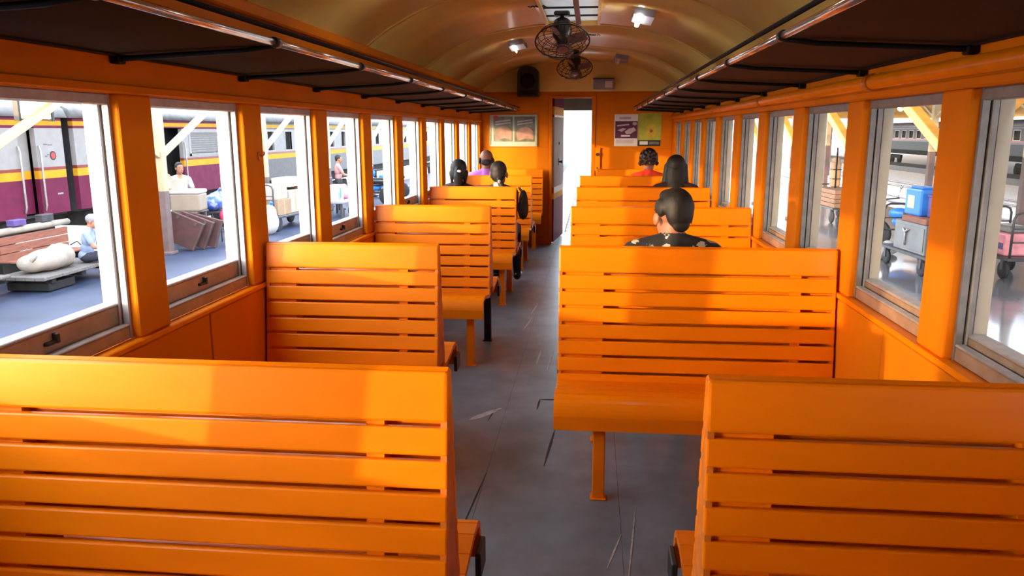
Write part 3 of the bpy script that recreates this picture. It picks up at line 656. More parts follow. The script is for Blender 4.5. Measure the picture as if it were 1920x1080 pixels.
# ------------------------------------------------------------------ people
def norm(v): return v / (np.linalg.norm(v) + 1e-9)
class Body:
    """Collects tapered limbs and ellipsoids, fuses them into one skin by voxel remesh, colours faces by the nearest limb."""
    def __init__(s): s.p = []
    def limb(s, a, b, ra, rb, t): s.p.append(('c', np.array(a, float), np.array(b, float), ra, rb, t)); return s
    def ell(s, c, r, t, rot=None): s.p.append(('e', np.array(c, float), np.array(r, float), np.array(Euler(rot or (0, 0, 0)).to_matrix()), 0, t)); return s
    def build(s, name, tags, parent, voxel=0.008, ratio=0.35, smooth=3):
        bm = bmesh.new()
        for k in s.p:
            if k[0] == 'c':
                _, a, b_, ra, rb, t = k
                d = Vector(b_ - a); L = d.length; q = d.to_track_quat('Z', 'Y').to_matrix().to_4x4()
                n = 14; rings = []
                for z, r in ([(-ra * math.cos(x), ra * math.sin(x)) for x in (0.25, 0.7, 1.15)] + [(0, ra), (L, rb)] + [(L + rb * math.sin(x), rb * math.cos(x)) for x in (0.42, 0.87, 1.32)]):
                    rings.append([bm.verts.new(Vector(a) + (q @ Vector((r * math.cos(i * 2 * PI / n), r * math.sin(i * 2 * PI / n), z)))) for i in range(n)])
                for A, B in zip(rings, rings[1:]):
                    for i in range(n): bm.faces.new((A[i], A[(i + 1) % n], B[(i + 1) % n], B[i]))
                bm.faces.new(rings[0][::-1]); bm.faces.new(rings[-1])
            else:
                _, c, r, m, _, t = k
                mt = Matrix.Translation(c) @ Matrix(m.tolist()).to_4x4() @ Matrix.Diagonal((*r, 1))
                bmesh.ops.create_icosphere(bm, subdivisions=3, radius=1, matrix=mt)
        me = bpy.data.meshes.new('raw'); bm.to_mesh(me); bm.free()
        ob = bpy.data.objects.new('raw', me); C.objects.link(ob)
        r = ob.modifiers.new('r', 'REMESH'); r.mode = 'VOXEL'; r.voxel_size = voxel; r.use_smooth_shade = True
        sm = ob.modifiers.new('s', 'SMOOTH'); sm.factor = 0.5; sm.iterations = smooth
        if ratio < 1: dm = ob.modifiers.new('d', 'DECIMATE'); dm.ratio = ratio
        dg = bpy.context.evaluated_depsgraph_get(); out = bpy.data.meshes.new_from_object(ob.evaluated_get(dg)); out.name = name
        C.objects.unlink(ob); bpy.data.objects.remove(ob); bpy.data.meshes.remove(me)
        # region per face
        nf = len(out.polygons); cen = np.empty(nf * 3); out.polygons.foreach_get('center', cen); cen = cen.reshape(-1, 3)
        best = np.full(nf, 1e9); idx = np.zeros(nf, int); names = list(tags)
        for k in s.p:
            if k[0] == 'c':
                _, a, b_, ra, rb, t = k; d = b_ - a; L2 = d @ d
                u = np.clip(((cen - a) @ d) / L2, 0, 1); dist = np.linalg.norm(cen - a - u[:, None] * d, axis=1) - (ra + (rb - ra) * u)
            else:
                _, c, r, m, _, t = k; q = ((cen - c) @ m) / r; l = np.linalg.norm(q, axis=1); dist = (l - 1) * r.min()
            w = dist < best; best[w] = dist[w]; idx[w] = names.index(t)
        out.materials.clear()
        for t in names: out.materials.append(M[tags[t]])
        out.polygons.foreach_set('material_index', idx.astype(np.int32)); out.polygons.foreach_set('use_smooth', np.ones(nf, bool)); out.update()
        return link(name, out, parent)

def person(label, loc, rotz, pose, tags, hair='short', scale=1.0, head_turn=0.0, female=False, sleeve=0.6, group=None, leg_shift=(0, 0), hair_mat='hair', detail=0.008, lean=0.0, hs=1.06, tz=0.95, hz=0.63, eo=0.045, slim=0.9):
    """Local frame: facing +y; seated: origin under the hips at seat height; standing: origin at the feet."""
    t = thing('person', label, 'person', loc, rotz, group); t.scale = (scale,) * 3
    b = Body()
    sit = pose.startswith('sit'); hipz = 0.095 if sit else 0.88
    f = slim if female else 1.0
    ly = lambda z: lean * z                                # forward lean with height over the hips
    hc = np.array([0, 0.0, hipz])
    tzz = tz if sit else 1.0
    P = lambda x, y, z: np.array([x, y + ly(z), hipz + z * tzz])
    b.ell(P(0, 0, 0.02), (0.165, 0.115, 0.11), 'shirt' if sit else 'pants')
    b.ell(P(0, 0.005, 0.15), (0.145 * f, 0.105, 0.13), 'shirt'); b.ell(P(0, 0.0, 0.31), (0.165 * f, 0.112, 0.15), 'shirt')
    b.ell(P(0, -0.012, 0.40), (0.155 * f, 0.088, 0.09), 'shirt')
    sh = 0.178 * f; zs = 0.435
    if not sit: hz = 0.665
    for sg in (-1, 1): b.limb(P(sg * 0.05, -0.01, 0.475), P(sg * sh, -0.005, zs), 0.055, 0.058, 'shirt')
    b.limb(P(0, -0.012, 0.455), P(0, -0.005, 0.492), 0.076, 0.066, 'collar')
    hy = 0.028
    b.limb(P(0, -0.008, 0.46), P(0, 0.010, 0.60), 0.058 * f, 0.053 * f, 'skin')
    # head
    hd = Body(); c, s_ = math.cos(head_turn), math.sin(head_turn)
    def Q(x, y, z): return np.array([c * x - s_ * y, s_ * x + c * y + hy + ly(hz), hipz + hz * tzz + z]) if hs == 1 else np.array([c * x * hs - s_ * y * hs, s_ * x * hs + c * y * hs + hy + ly(hz), hipz + hz * tzz + z * hs])
    tr = (0, 0, head_turn)
    b.ell(Q(0, -0.012, 0.028), (0.077, 0.095, 0.092), 'skin', tr); b.ell(Q(0, 0.022, -0.035), (0.062, 0.070, 0.085), 'skin', tr)
    b.ell(Q(0, 0.045, -0.085), (0.036, 0.034, 0.030), 'skin', tr)
    b.limb(Q(0, 0.088, 0.004), Q(0, 0.107, -0.030), 0.009, 0.013, 'skin'); b.ell(Q(0, 0.100, -0.032), (0.018, 0.012, 0.010), 'skin', tr)
    b.ell(Q(0, 0.083, -0.065), (0.024, 0.011, 0.008), 'lip', tr)
    for sg in (-1, 1):
        b.ell(Q(sg * 0.032, 0.078, -0.002), (0.013, 0.008, 0.008), 'skin', tr)
        b.ell(Q(sg * 0.080, -0.008, -0.010), (0.010, 0.020, 0.033), 'skin', (0, 0, head_turn - sg * 0.35))
    # arms
    def arm(sg, elbow, wrist, aim, curl=0.5):
        S0 = P(sg * (sh + 0.012), -0.005, zs - 0.01); E = np.array(elbow, float); Wp = np.array(wrist, float)
        m = S0 + (E - S0) * sleeve
        b.limb(S0, E, 0.046 * f, 0.037 * f, 'skin'); b.limb(S0, m, 0.057 * f, 0.051 * f, 'shirt')
        if sleeve >= 1: b.limb(E, E + (Wp - E) * 0.9, 0.048 * f, 0.038 * f, 'shirt')
        b.limb(E, Wp, 0.038 * f, 0.026 * f, 'skin')
        d = norm(np.array(aim, float)); side = norm(np.cross(d, [0, 0, 1])); dn = norm(np.cross(side, d)); dn = dn if dn[2] < 0 else -dn
        K = Wp + d * 0.085; b.limb(Wp, Wp + d * 0.05, 0.027, 0.033, 'skin')
        for i in range(4):
            q = (i - 1.5) * 0.019; k0 = K + side * q - d * 0.01; L = (0.034, 0.040, 0.038, 0.029)[i]
            b.limb(Wp + d * 0.02 + side * q * 0.7, k0, 0.013, 0.0125, 'skin')
            k1 = k0 + norm(d + dn * curl * 0.6) * L; k2 = k1 + norm(d + dn * curl * 1.6) * L * 0.75; k3 = k2 + norm(d * 0.7 + dn * curl * 2.0) * L * 0.5
            b.limb(k0, k1, 0.0100, 0.0092, 'skin'); b.limb(k1, k2, 0.0092, 0.0085, 'skin'); b.limb(k2, k3, 0.0085, 0.0075, 'skin')
        th = Wp + d * 0.025 - side * sg * 0.028
        b.limb(th, th + norm(d * 0.8 - side * sg * 0.7 + dn * 0.3) * 0.038, 0.013, 0.011, 'skin'); b.limb(th + norm(d * 0.8 - side * sg * 0.7 + dn * 0.3) * 0.038, th + norm(d - side * sg * 0.35 + dn * 0.4) * 0.068, 0.011, 0.009, 'skin')
    if pose == 'sit':
        for sg in (-1, 1): arm(sg, P(sg * (sh + eo), 0.04, 0.17), P(sg * 0.13, 0.25, 0.10), (-sg * 0.25, 1, -0.25))
    elif pose == 'sit_forward':
        for sg in (-1, 1): arm(sg, P(sg * (sh + 0.05), 0.16, 0.20), P(sg * 0.08, 0.40, 0.12), (-sg * 0.3, 1, -0.2), 0.8)
    else:
        arm(-1, P(-sh - 0.06, 0.12, 0.20), P(-0.12, 0.36, 0.17), (0.5, 1, 0.0)); arm(1, P(sh + 0.06, 0.12, 0.20), P(0.10, 0.36, 0.15), (-0.6, 0.8, 0.0))
    # legs
    for i, sg in enumerate((-1, 1)):
        if sit:
            hp = np.array([sg * 0.085, 0.02, hipz - 0.005]); kn = np.array([sg * 0.11 + leg_shift[0], 0.43, hipz + 0.015]); an = np.array([sg * 0.11 + leg_shift[0] * 1.6, 0.40 + leg_shift[1], -0.40 + 0.012])
            if pose == 'sit_forward': an = np.array([sg * 0.13, 0.42, -0.30])
        else:
            hp = np.array([sg * 0.085, 0, hipz]); kn = np.array([sg * 0.095, 0.02, 0.47]); an = np.array([sg * 0.10, -0.01, 0.085])
        b.limb(hp, kn, 0.088, 0.060, 'pants'); b.limb(kn, an, 0.058, 0.040, 'pants')
        toe = an + np.array([sg * 0.02, 0.15, -0.030]); b.limb(an + np.array([0, -0.03, -0.022]), toe, 0.038, 0.030, 'shoe'); b.ell(an + np.array([0, -0.02, -0.02]), (0.040, 0.055, 0.040), 'shoe')
    b.build('body', tags, t, detail, 0.7)
    hm = Matrix.Rotation(head_turn, 4, 'Z')
    for sg in (-1, 1):
        MB().ball(Vector(Q(sg * 0.032, 0.0835, -0.002)), (0.0115 * hs, 0.0055, 0.0050 * hs), 0, 2, hm).obj('eye', 'eye', t)
        MB().tube([Q(sg * 0.015, 0.0885, 0.017), Q(sg * 0.032, 0.0860, 0.022), Q(sg * 0.049, 0.0745, 0.018)], [0.0028, 0.0036, 0.002], 0, 6).obj('eyebrow', 'hair', t)
    # hair
    h = Body()
    if hair == 'short':
        h.ell(Q(0, -0.020, 0.044), (0.081, 0.093, 0.086), 'hair', tr); h.ell(Q(0, -0.058, 0.016), (0.068, 0.050, 0.075), 'hair', tr); h.ell(Q(0, 0.020, 0.080), (0.060, 0.050, 0.036), 'hair', tr)
        for sg in (-1, 1): h.ell(Q(sg * 0.068, -0.012, 0.035), (0.017, 0.040, 0.045), 'hair', tr)
        h.ell(Q(0, -0.072, -0.030), (0.044, 0.024, 0.036), 'hair', tr)
    elif hair == 'bald':
        for sg in (-1, 1): h.ell(Q(sg * 0.070, -0.040, 0.0), (0.014, 0.042, 0.040), 'hair', tr)
        h.ell(Q(0, -0.088, -0.015), (0.060, 0.022, 0.038), 'hair', tr)
    elif hair == 'curly':
        for k in range(170):
            a = random.uniform(0, 2 * PI); e_ = random.uniform(-0.7, 1.5); x, y, z = 0.088 * math.cos(a) * math.cos(e_), 0.098 * math.sin(a) * math.cos(e_) - 0.018, 0.10 * math.sin(e_) + 0.035
            if y > 0.045 and z < 0.05: continue
            if z < -0.01: x *= 1.25; y *= 1.12
            h.ell(Q(x, y, z), (0.017, 0.017, 0.017), 'hair')
        h.ell(Q(0, -0.02, 0.04), (0.085, 0.095, 0.088), 'hair', tr)
    elif hair == 'long':
        h.ell(Q(0, -0.018, 0.042), (0.088, 0.098, 0.092), 'hair', tr); h.ell(Q(0, -0.060, -0.06), (0.088, 0.050, 0.14), 'hair', tr)
        h.ell(Q(0, -0.078, -0.22), (0.095, 0.040, 0.16), 'hair', tr)
        for sg in (-1, 1): h.limb(Q(sg * 0.070, -0.02, 0.03), Q(sg * 0.095, -0.02, -0.22), 0.030, 0.034, 'hair')
    elif hair in ('tied', 'ponytail'):
        h.ell(Q(0, -0.018, 0.042), (0.083, 0.097, 0.090), 'hair', tr); h.ell(Q(0, -0.055, 0.005), (0.075, 0.056, 0.085), 'hair', tr)
        if hair == 'tied':
            h.limb(Q(0.0, -0.095, 0.035), Q(0.0, -0.112, -0.03), 0.030, 0.040, 'hair'); h.limb(Q(0.0, -0.112, -0.03), Q(0.0, -0.10, -0.20), 0.042, 0.030, 'hair')
            for sg in (-1, 1): h.limb(Q(sg * 0.068, -0.03, 0.0), Q(sg * 0.06, -0.04, -0.10), 0.022, 0.012, 'hair')
        else:
            h.limb(Q(0.025, -0.10, -0.055), Q(0.075, -0.115, -0.15), 0.024, 0.036, 'hair'); h.limb(Q(0.075, -0.115, -0.15), Q(0.10, -0.10, -0.27), 0.036, 0.022, 'hair')
    ho = h.build('hair', {'hair': hair_mat}, t, 0.006, 0.5, 2)
    if hair == 'tied':
        bo = Body().ell(Q(0.012, -0.128, 0.018), (0.022, 0.012, 0.014), 'band').build('hair_band', {'band': 'band'}, t, 0.004, 1, 1)
    if hair == 'ponytail':
        bo = Body().ell(Q(0.030, -0.118, -0.062), (0.018, 0.014, 0.020), 'band').build('hair_band', {'band': 'cap'}, t, 0.004, 1, 1)
    if hair == 'cap':
        k = Body(); k.ell(Q(0, -0.012, 0.048), (0.086, 0.102, 0.082), 'cap', tr); k.ell(Q(0, 0.115, 0.040), (0.062, 0.070, 0.010), 'cap', (0.12, 0, head_turn)); k.build('cap', {'cap': 'cap'}, t, 0.006, 0.6, 2)
    return t
def tg(shirt, pants='trousers', skin='skin', shoe='shoe', collar=None): return {'skin': skin, 'shirt': shirt, 'collar': collar or shirt, 'pants': pants, 'shoe': shoe, 'hair': 'hair', 'eye': 'eye', 'lip': 'lip'}
SEAT = 0.478
yk = lambda k: Y1 + k * DY
person('man with short black hair in a black floral shirt, on the right', (0.605, yk(1) + 0.235, SEAT), 0, 'sit', tg('floral', skin='skin'), 'short', 1.0, R(22), detail=0.007, hs=1.14, tz=0.95, hz=0.615)
person('girl with dark hair tied back by a white band, on the left window seat', (-1.055, yk(3) + 0.24, SEAT), 0, 'sit', tg('dark_shirt', 'jeans'), 'tied', 0.985, R(6), True, eo=0.015, slim=0.80)
person('girl with a dark ponytail and dark clothes on the left aisle seat', (-0.665, yk(3) + 0.24, SEAT), 0, 'sit', tg('grey_shirt', 'jeans', collar='white_shirt'), 'ponytail', 0.965, R(-6), True, leg_shift=(0.02, 0.06), eo=0.015, slim=0.80)
person('bald brown-skinned man in a violet shirt near the left end wall', (-1.035, yk(4) + 0.24, SEAT), 0, 'sit', tg('purple', skin='skin_dark'), 'bald', 1.05, R(4), eo=0.005)
person('woman with curly dark hair and a bright red blouse near the end wall', (0.88, yk(4) + 0.24, SEAT), 0, 'sit', tg('red_shirt', skin='skin'), 'curly', 1.035, R(-8), True, hair_mat='hair_brown')
person('woman with long straight black hair beside the right windows', (1.0, yk(3) + 0.24, SEAT), 0, 'sit', tg('dark_shirt'), 'long', 1.035, R(-4), True)

bag = thing('shoulder_bag', 'black shoulder bag hanging at the aisle side of the ponytailed girl', 'bag', (-0.425, yk(3) + 0.22, 0.72))
Body().ell((0, 0, 0.14), (0.045, 0.10, 0.145), 'a').ell((0.0, -0.03, 0.10), (0.052, 0.08, 0.10), 'a').build('pouch', {'a': 'trousers'}, bag, 0.010, 0.5)
MB().tube([(0, -0.06, 0.26), (-0.03, -0.03, 0.30), (-0.05, 0.03, 0.305), (-0.02, 0.07, 0.25)], 0.008).obj('strap', 'black', bag)

# ------------------------------------------------------------------ outside: ground
GP = -0.80; GT = -1.30
struct(rbox('platform_floor', -9.0, -1.75, -14, 70, GP - 0.5, GP, 'platform_l'))
struct(rbox('platform_floor', 1.75, 9.6, -14, 70, GP - 0.5, GP, 'platform_r'))
struct(rbox('track_bed', -60, 90, -30, 320, GT - 0.3, GT, 'ballast'))
def rail_line(pts, label):
    t = thing('track_rail', label, 'rail', pts[0])
    MB().tube([Vector(p) - Vector(pts[0]) for p in pts], 0.045, 0, 6).obj('rail_head', 'rail', t)
cur = lambda x, y: (x - max(0, y - 30) ** 2 * 0.00009, y, GT + 0.10)
rail_line([cur(-0.52, y) for y in (10, 30, 50, 80, 120, 170, 230)], 'left steel rail of the track seen through the end doorway')
rail_line([cur(0.52, y) for y in (10, 30, 50, 80, 120, 170, 230)], 'right steel rail of the track seen through the end doorway')
sl_me = MB().box(-0.95, 0.95, -0.11, 0.11, -0.06, 0.05, 0, 0.01).mesh('sleeper', 'sleeper')
slp = thing('track_sleepers', 'row of weathered sleepers under the track beyond the end doorway', 'sleepers', (0, 12.5, GT))
for k in range(48): 
    y = 12.6 + k * 0.75; link('sleeper', sl_me, slp, (cur(0, y)[0], y - 12.5, 0.0))
for k, x in enumerate((12.2, 13.3, 16.0, 17.1)):
    rail_line([(x, y, GT + 0.08) for y in (5, 30, 60, 100)], ['nearest', 'second', 'third', 'farthest'][k] + ' rail of the bright tracks beyond the right platform')

# ------------------------------------------------------------------ outside left: train of maroon, yellow and white cars
def rail_car(xf, y0, y1, zb, items, label, side=1, body='cream_livery', low='maroon', stripe='yellow'):
    """Side face at xf looking towards +x when side = 1. items: (kind, ya, yb)"""
    t = thing('rail_car', label, 'train', (xf, y0, GT))
    o = Vector((xf, y0, GT)); s = side
    X = lambda a, b_: sorted((xf - s * a, xf - s * b_))
    y_open = sorted([(a, b_) for kd, a, b_ in items if kd in ('door', 'window', 'shutter')])
    bands = [(0.02, 0.69, low), (0.69, 0.84, stripe), (0.84, 0.90, 'red_line'), (0.90, 1.62, body), (1.62, 1.67, low), (1.67, 1.76, stripe), (1.76, 1.84, low)]
    def spans(z0, z1):
        out = []; y = y0
        for kd, a, b_ in sorted(items, key=lambda q: q[1]):
            lo, hi = {'door': (0.02, 1.64), 'window': (0.96, 1.55), 'shutter': (0.94, 1.60)}.get(kd, (9, 9))
            if z0 < hi and z1 > lo and z0 >= lo - 0.3: out.append((y, a)); y = b_
        out.append((y, y1)); return [q for q in out if q[1] - q[0] > 0.02]
    zz = sorted({z for bd in bands for z in bd[:2]} | {0.96, 1.55, 1.60, 1.64, 0.94})
    for z0, z1, m in bands:
        mb = MB(); cuts = [z for z in zz if z0 <= z <= z1]
        for a, b_ in zip(cuts, cuts[1:]):
            y = y0
            for kd, ya, yb in sorted(items, key=lambda q: q[1]) + [('end', y1, y1)]:
                lo, hi = {'door': (0.02, 1.64), 'window': (0.96, 1.55), 'shutter': (0.94, 1.60), 'end': (-9, 9)}.get(kd, (9, 9))
                if a >= lo - 1e-6 and b_ <= hi + 1e-6:
                    if ya - y > 0.01: mb.box(*X(0, 0.10), y, ya, a, b_)
                    y = yb
        nm = {'maroon': 'lower_panel' if z0 < 0.5 else 'upper_band', 'yellow': 'yellow_stripe', 'red_line': 'red_line'}.get(m, 'side_panel')
        mb.obj(nm, m, t, -o)
    core = MB().box(*X(0.5, 2.7), y0 + 0.05, y1 - 0.05, 0.0, 1.84).box(*X(0.10, 2.7), y0, y0 + 0.08, 0, 1.84).box(*X(0.10, 2.7), y1 - 0.08, y1, 0, 1.84).box(*X(0.08, 2.7), y0, y1, -0.02, 0.02)
    core.obj('interior', 'train_inside', t, -o)
    pr = []
    for k in range(11):
        a = PI * k / 10; pr.append((xf - s * (1.35 - 1.42 * math.cos(a)), 1.82 + 0.42 * math.sin(a) ** 0.8))
    MB().prism(pr, 'y', y0 - 0.1, y1 + 0.1, 0, True).obj('roof', 'train_roof', t, -o)
    MB().box(*X(0.15, 2.5), y0 + 0.3, y1 - 0.3, -0.35, 0.0).obj('sole_bar', 'train_dark', t, -o)
    for yc in (y0 + 2.2, y1 - 2.2):
        if yc < y0 or yc > y1: continue
        bg_ = MB().box(*X(0.35, 0.55), yc - 1.1, yc + 1.1, -0.75, -0.45, 0, 0.03)
        for dy in (-0.8, 0.8): bg_.lathe([(0.38, -0.06), (0.38, 0.02), (0.42, 0.02), (0.42, 0.06), (0.1, 0.06), (0.1, 0.14)], (xf - s * 0.42, yc + dy, -0.85), (s, 0, 0))
        bg_.obj('bogie', 'train_dark', t, -o)
    for kd, a, b_ in items:
        if kd == 'shutter':
            fr = MB().box(*X(-0.012, 0.06), a, a + 0.10, 0.94, 1.60).box(*X(-0.012, 0.06), b_ - 0.08, b_, 0.94, 1.60).box(*X(-0.012, 0.06), a, b_, 1.53, 1.60).box(*X(-0.012, 0.06), a, b_, 0.94, 1.0).obj('shutter_frame', body, t, -o)
            nl = 9
            for k in range(nl):
                z = 1.01 + k * 0.058
                MB().box(-0.008, 0.008, a + 0.10, b_ - 0.08, -0.028, 0.028, 0, 0, 1, Matrix.Translation((xf - s * 0.03, 0, z + 0.03)) @ Matrix.Rotation(s * R(30), 4, 'Y')).obj('louvre', body, fr)
        elif kd == 'window':
            MB().box(*X(0.06, 0.075), a, b_, 0.96, 1.55).obj('window_pane', 'train_dark', t, -o)
            MB().box(*X(-0.01, 0.05), a - 0.03, a, 0.93, 1.58).box(*X(-0.01, 0.05), b_, b_ + 0.03, 0.93, 1.58).box(*X(-0.01, 0.05), a, b_, 1.55, 1.58).box(*X(-0.01, 0.05), a, b_, 0.93, 0.96).obj('window_frame', 'alu', t, -o)
        elif kd == 'door':
            MB().tube([(xf + s * 0.02, a - 0.04, 0.1), (xf + s * 0.05, a - 0.04, 0.2), (xf + s * 0.05, a - 0.04, 1.2), (xf + s * 0.02, a - 0.04, 1.3)], 0.018).obj('hand_rail', 'alu', t, -o)
            MB().tube([(xf + s * 0.02, b_ + 0.04, 0.1), (xf + s * 0.05, b_ + 0.04, 0.2), (xf + s * 0.05, b_ + 0.04, 1.2), (xf + s * 0.02, b_ + 0.04, 1.3)], 0.018).obj('hand_rail', 'alu', t, -o)
            MB().box(*X(-0.05, 0.3), a, b_, -0.55, -0.50).box(*X(0.1, 0.35), a, b_, -0.25, -0.21).obj('footstep', 'train_dark', t, -o)
    return t
XT = -10.0
c1 = rail_car(XT, 6.0, 14.28, 0, [('window', 8.2, 8.9), ('window', 9.6, 10.3), ('window', 11.0, 11.7), ('door', 13.07, 13.52)], 'white and maroon rail car seen through the nearest left window')
# folded door leaf standing in the car's doorway, round emblem and faint lettering on the end panel
o = Vector((XT, 6.0, GT))
MB().box(XT - 0.20, XT - 0.16, 13.22, 13.52, 0.05, 0.69, 1).box(XT - 0.20, XT - 0.16, 13.22, 13.52, 0.69, 0.84, 2).box(XT - 0.20, XT - 0.16, 13.22, 13.52, 0.84, 1.62, 0).obj('door_leaf', ['cream_livery', 'maroon', 'yellow'], c1, -o)
MB().lathe([(0.085, 0), (0.085, 0.006)], (XT, 13.95, 1.11), (1, 0, 0), 0, 24).obj('emblem_ring', 'black', c1, -o)
MB().lathe([(0.06, 0.006), (0.06, 0.009)], (XT, 13.95, 1.11), (1, 0, 0), 0, 24).obj('emblem', 'red', c1, -o)
for k, (ya, z, l) in enumerate([(13.72, 1.31, 0.1), (13.84, 1.30, 0.12), (13.74, 1.09, 0.05), (13.80, 1.12, 0.04)]):
    MB().box(XT, XT + 0.004, ya, ya + l, z, z + 0.022).obj('faint_lettering', 'train_roof', c1, -o)
MB().box(XT, XT + 0.004, 13.97, 14.12, 0.37, 0.40).obj('faint_lettering', 'cream_livery', c1, -o)
c2 = rail_car(XT, 14.62, 22.6, 0, [('window', 15.2, 15.7), ('door', 17.3, 18.75), ('shutter', 19.05, 20.75)], 'maroon and white rail car with a louvred shutter beside an open doorway')
c3 = rail_car(XT, 22.95, 34.0, 0, [('window', 23.95, 24.45), ('window', 25.4, 25.95), ('window', 27.0, 27.5), ('window', 29.9, 30.4), ('window', 31.3, 31.8), ('window', 32.7, 33.2)], 'grey-bottomed white rail car behind the carton trolley', low='train_grey')
c4 = rail_car(XT, 34.4, 52.0, 0, [('window', 35 + 1.4 * k, 35.55 + 1.4 * k) for k in range(12)], 'grey and white rail car farthest along the left platform', low='train_grey')

# canopy columns with raking braces on the left platform
def column(x, y, sp_, label, cream='col_cream', base='col_pink', zpeak=2.16, zb=1.10, back=True, fw=True, zt=2.30, r=0.085, top_from=0.42, beam=None, br=0.055):
    t = thing('canopy_column', label, 'column', (x, y, GP))
    o = Vector((x, y, GP))
    MB().box(-r, r, -r, r, 0, top_from - GP, 0, 0.01).obj('column_base', base, t)
    MB().box(-r, r, -r, r, top_from - GP, zt - GP, 0, 0.01).obj('column_shaft', cream, t)
    MB().box(-r - 0.05, r + 0.05, -r - 0.05, r + 0.05, 0.0, 0.06, 0, 0.01).obj('foot_plate', base, t)
    for sg in ((1,) if fw else ()) + ((-1,) if back else ()):
        p = Vector((0, sg * 0.05, zb - GP)); q = Vector((0, sg * sp_ / 2, zpeak - GP)); d = q - p
        mt = Matrix.Translation(p) @ d.to_track_quat('Z', 'Y').to_matrix().to_4x4()
        MB().box(-br, br, -br, br, 0, d.length - (0.0 if sg > 0 else 0.02), 0, 0.008, 1, mt).obj('brace', beam or cream, t)
    return t
SPL = 4.75
for k in range(6):
    column(-8.0, 14.2 + (k - 1) * SPL, SPL, ['cream column with raking braces, nearest the camera on the left platform', 'cream pink-footed column with braces beside the white box', 'cream braced column beside the carton trolley',
           'cream braced column seen in the fourth left window', 'cream braced column seen in the fifth left window', 'cream braced column farthest along the left platform'][k])
bm_ = rbox('canopy_beam', -8.06, -7.94, 8.5, 36, 2.17, 2.30, 'col_cream', None, 0.01); tag(bm_, 'cream beam running along the tops of the left columns', 'beam')
sg_ = thing('hanging_sign', 'blank pale yellow board hanging beside the nearest left brace', 'sign', (-8.13, 11.15, 1.76))
MB().box(-0.03, 0.03, -0.38, 0.28, -0.02, 0.36, 0, 0.01).obj('board', 'sign', sg_)
for q in (-0.2, 0.2): MB().tube([(0, q, 0.33), (0, q, 0.44), (0.06, q, 0.47), (0.10, q, 0.47)], 0.012).obj('hanger', 'black', sg_)
MB().box(-0.04, 0.04, 0.285, 0.33, -0.05, 0.38).obj('side_bar', 'black', sg_); MB().box(-0.04, 0.04, -0.43, -0.385, -0.05, 0.38).obj('side_bar', 'black', sg_)

lroof = thing('shade_canopy', 'unseen grey sheet roof added over the left platform to shade the train', 'roof', (-6.5, 20, 3.2))  # out of view, added to keep open sky off the train and goods
for k in range(16): MB().box(-2.6, -0.9, -28 + k * 4.0, -28 + k * 4.0 + 3.98, 0, 0.03).obj('roof_sheet', 'train_roof', lroof)
for x in (-2.4, -1.5, -0.95): MB().box(x - 0.05, x + 0.05, -28, 36, -0.1, 0.0).obj('purlin', 'col_cream', lroof)
for k in range(5): MB().box(-1.55, -1.45, 14.2 + k * SPL - 20 - 0.05, 14.2 + k * SPL - 20 + 0.05, -0.92, -0.1).obj('prop', 'col_cream', lroof)
# low timber platform with sack, planks and seated man
lowb = thing('platform_trolley', 'low grey timber trolley under the cream sack on the left platform', 'trolley', (-8.12, 11.2, GP))
for k in range(5):
    MB().box(-0.38 + k * 0.155, -0.38 + k * 0.155 + 0.148, -0.85, 0.95, 0.20, 0.255, 0, 0.008).obj('plank', 'wood_grey', lowb)
for y in (-0.6, 0.1, 0.7): MB().box(-0.36, 0.36, y - 0.05, y + 0.05, 0.13, 0.20, 0, 0.006).obj('bearer', 'train_dark', lowb)
for x in (-0.28, 0.28):
    for y in (-0.6, 0.7): MB().lathe([(0.085, -0.025), (0.085, 0.025)], (x, y, 0.087), (1, 0, 0)).obj('wheel', 'tyre', lowb)
MB().box(-0.34, 0.34, -0.7, -0.1, 0.02, 0.14, 0, 0.01).obj('underframe', 'train_dark', lowb)
sk = thing('sack', 'bulging cream sack lying on the low timber trolley', 'sack', (-8.10, 10.95, GP + 0.255))
Body().ell((0, 0.0, 0.17), (0.27, 0.36, 0.17), 'a').ell((0.05, 0.22, 0.20), (0.22, 0.22, 0.19), 'a').ell((-0.05, -0.25, 0.15), (0.22, 0.20, 0.14), 'a').ell((0, 0.42, 0.10), (0.15, 0.10, 0.10), 'a', (0.4, 0, 0)).build('sack_body', {'a': 'sack'}, sk, 0.02, 0.5, 2)
MB().tube([(0.1, -0.42, 0.24), (0.18, -0.47, 0.30), (0.12, -0.5, 0.22)], 0.03, 0, 8).obj('tied_neck', 'sack', sk)
rb = thing('timber_bench', 'red-brown plank bench behind the cream sack, with odds and ends on top', 'bench', (-8.96, 11.9, GP))
for k in range(3): MB().box(-0.02, 0.03, -0.85, 0.75, 0.33 + k * 0.135, 0.455 + k * 0.135, 0, 0.008).obj('back_plank', 'wood_red', rb)
for k in range(3): MB().box(0.03 + k * 0.12, 0.14 + k * 0.12, -0.85, 0.75, 0.33, 0.36, 0, 0.006).obj('seat_plank', 'wood_red', rb)
for y in (-0.75, 0.62): MB().box(-0.04, 0.36, y - 0.03, y + 0.03, 0, 0.33, 0, 0.006).obj('leg', 'train_dark', rb)
rr = tag(MB().tube([(-9.02, 10.55, GP + 0.80), (-8.98, 11.2, GP + 0.805), (-8.96, 12.0, GP + 0.81), (-8.95, 12.7, GP + 0.81)], [0.075, 0.055, 0.06, 0.05], 0, 8).obj('rolled_mat', 'sack'), 'pale rolled mat lying along the top of the red-brown bench', 'mat')
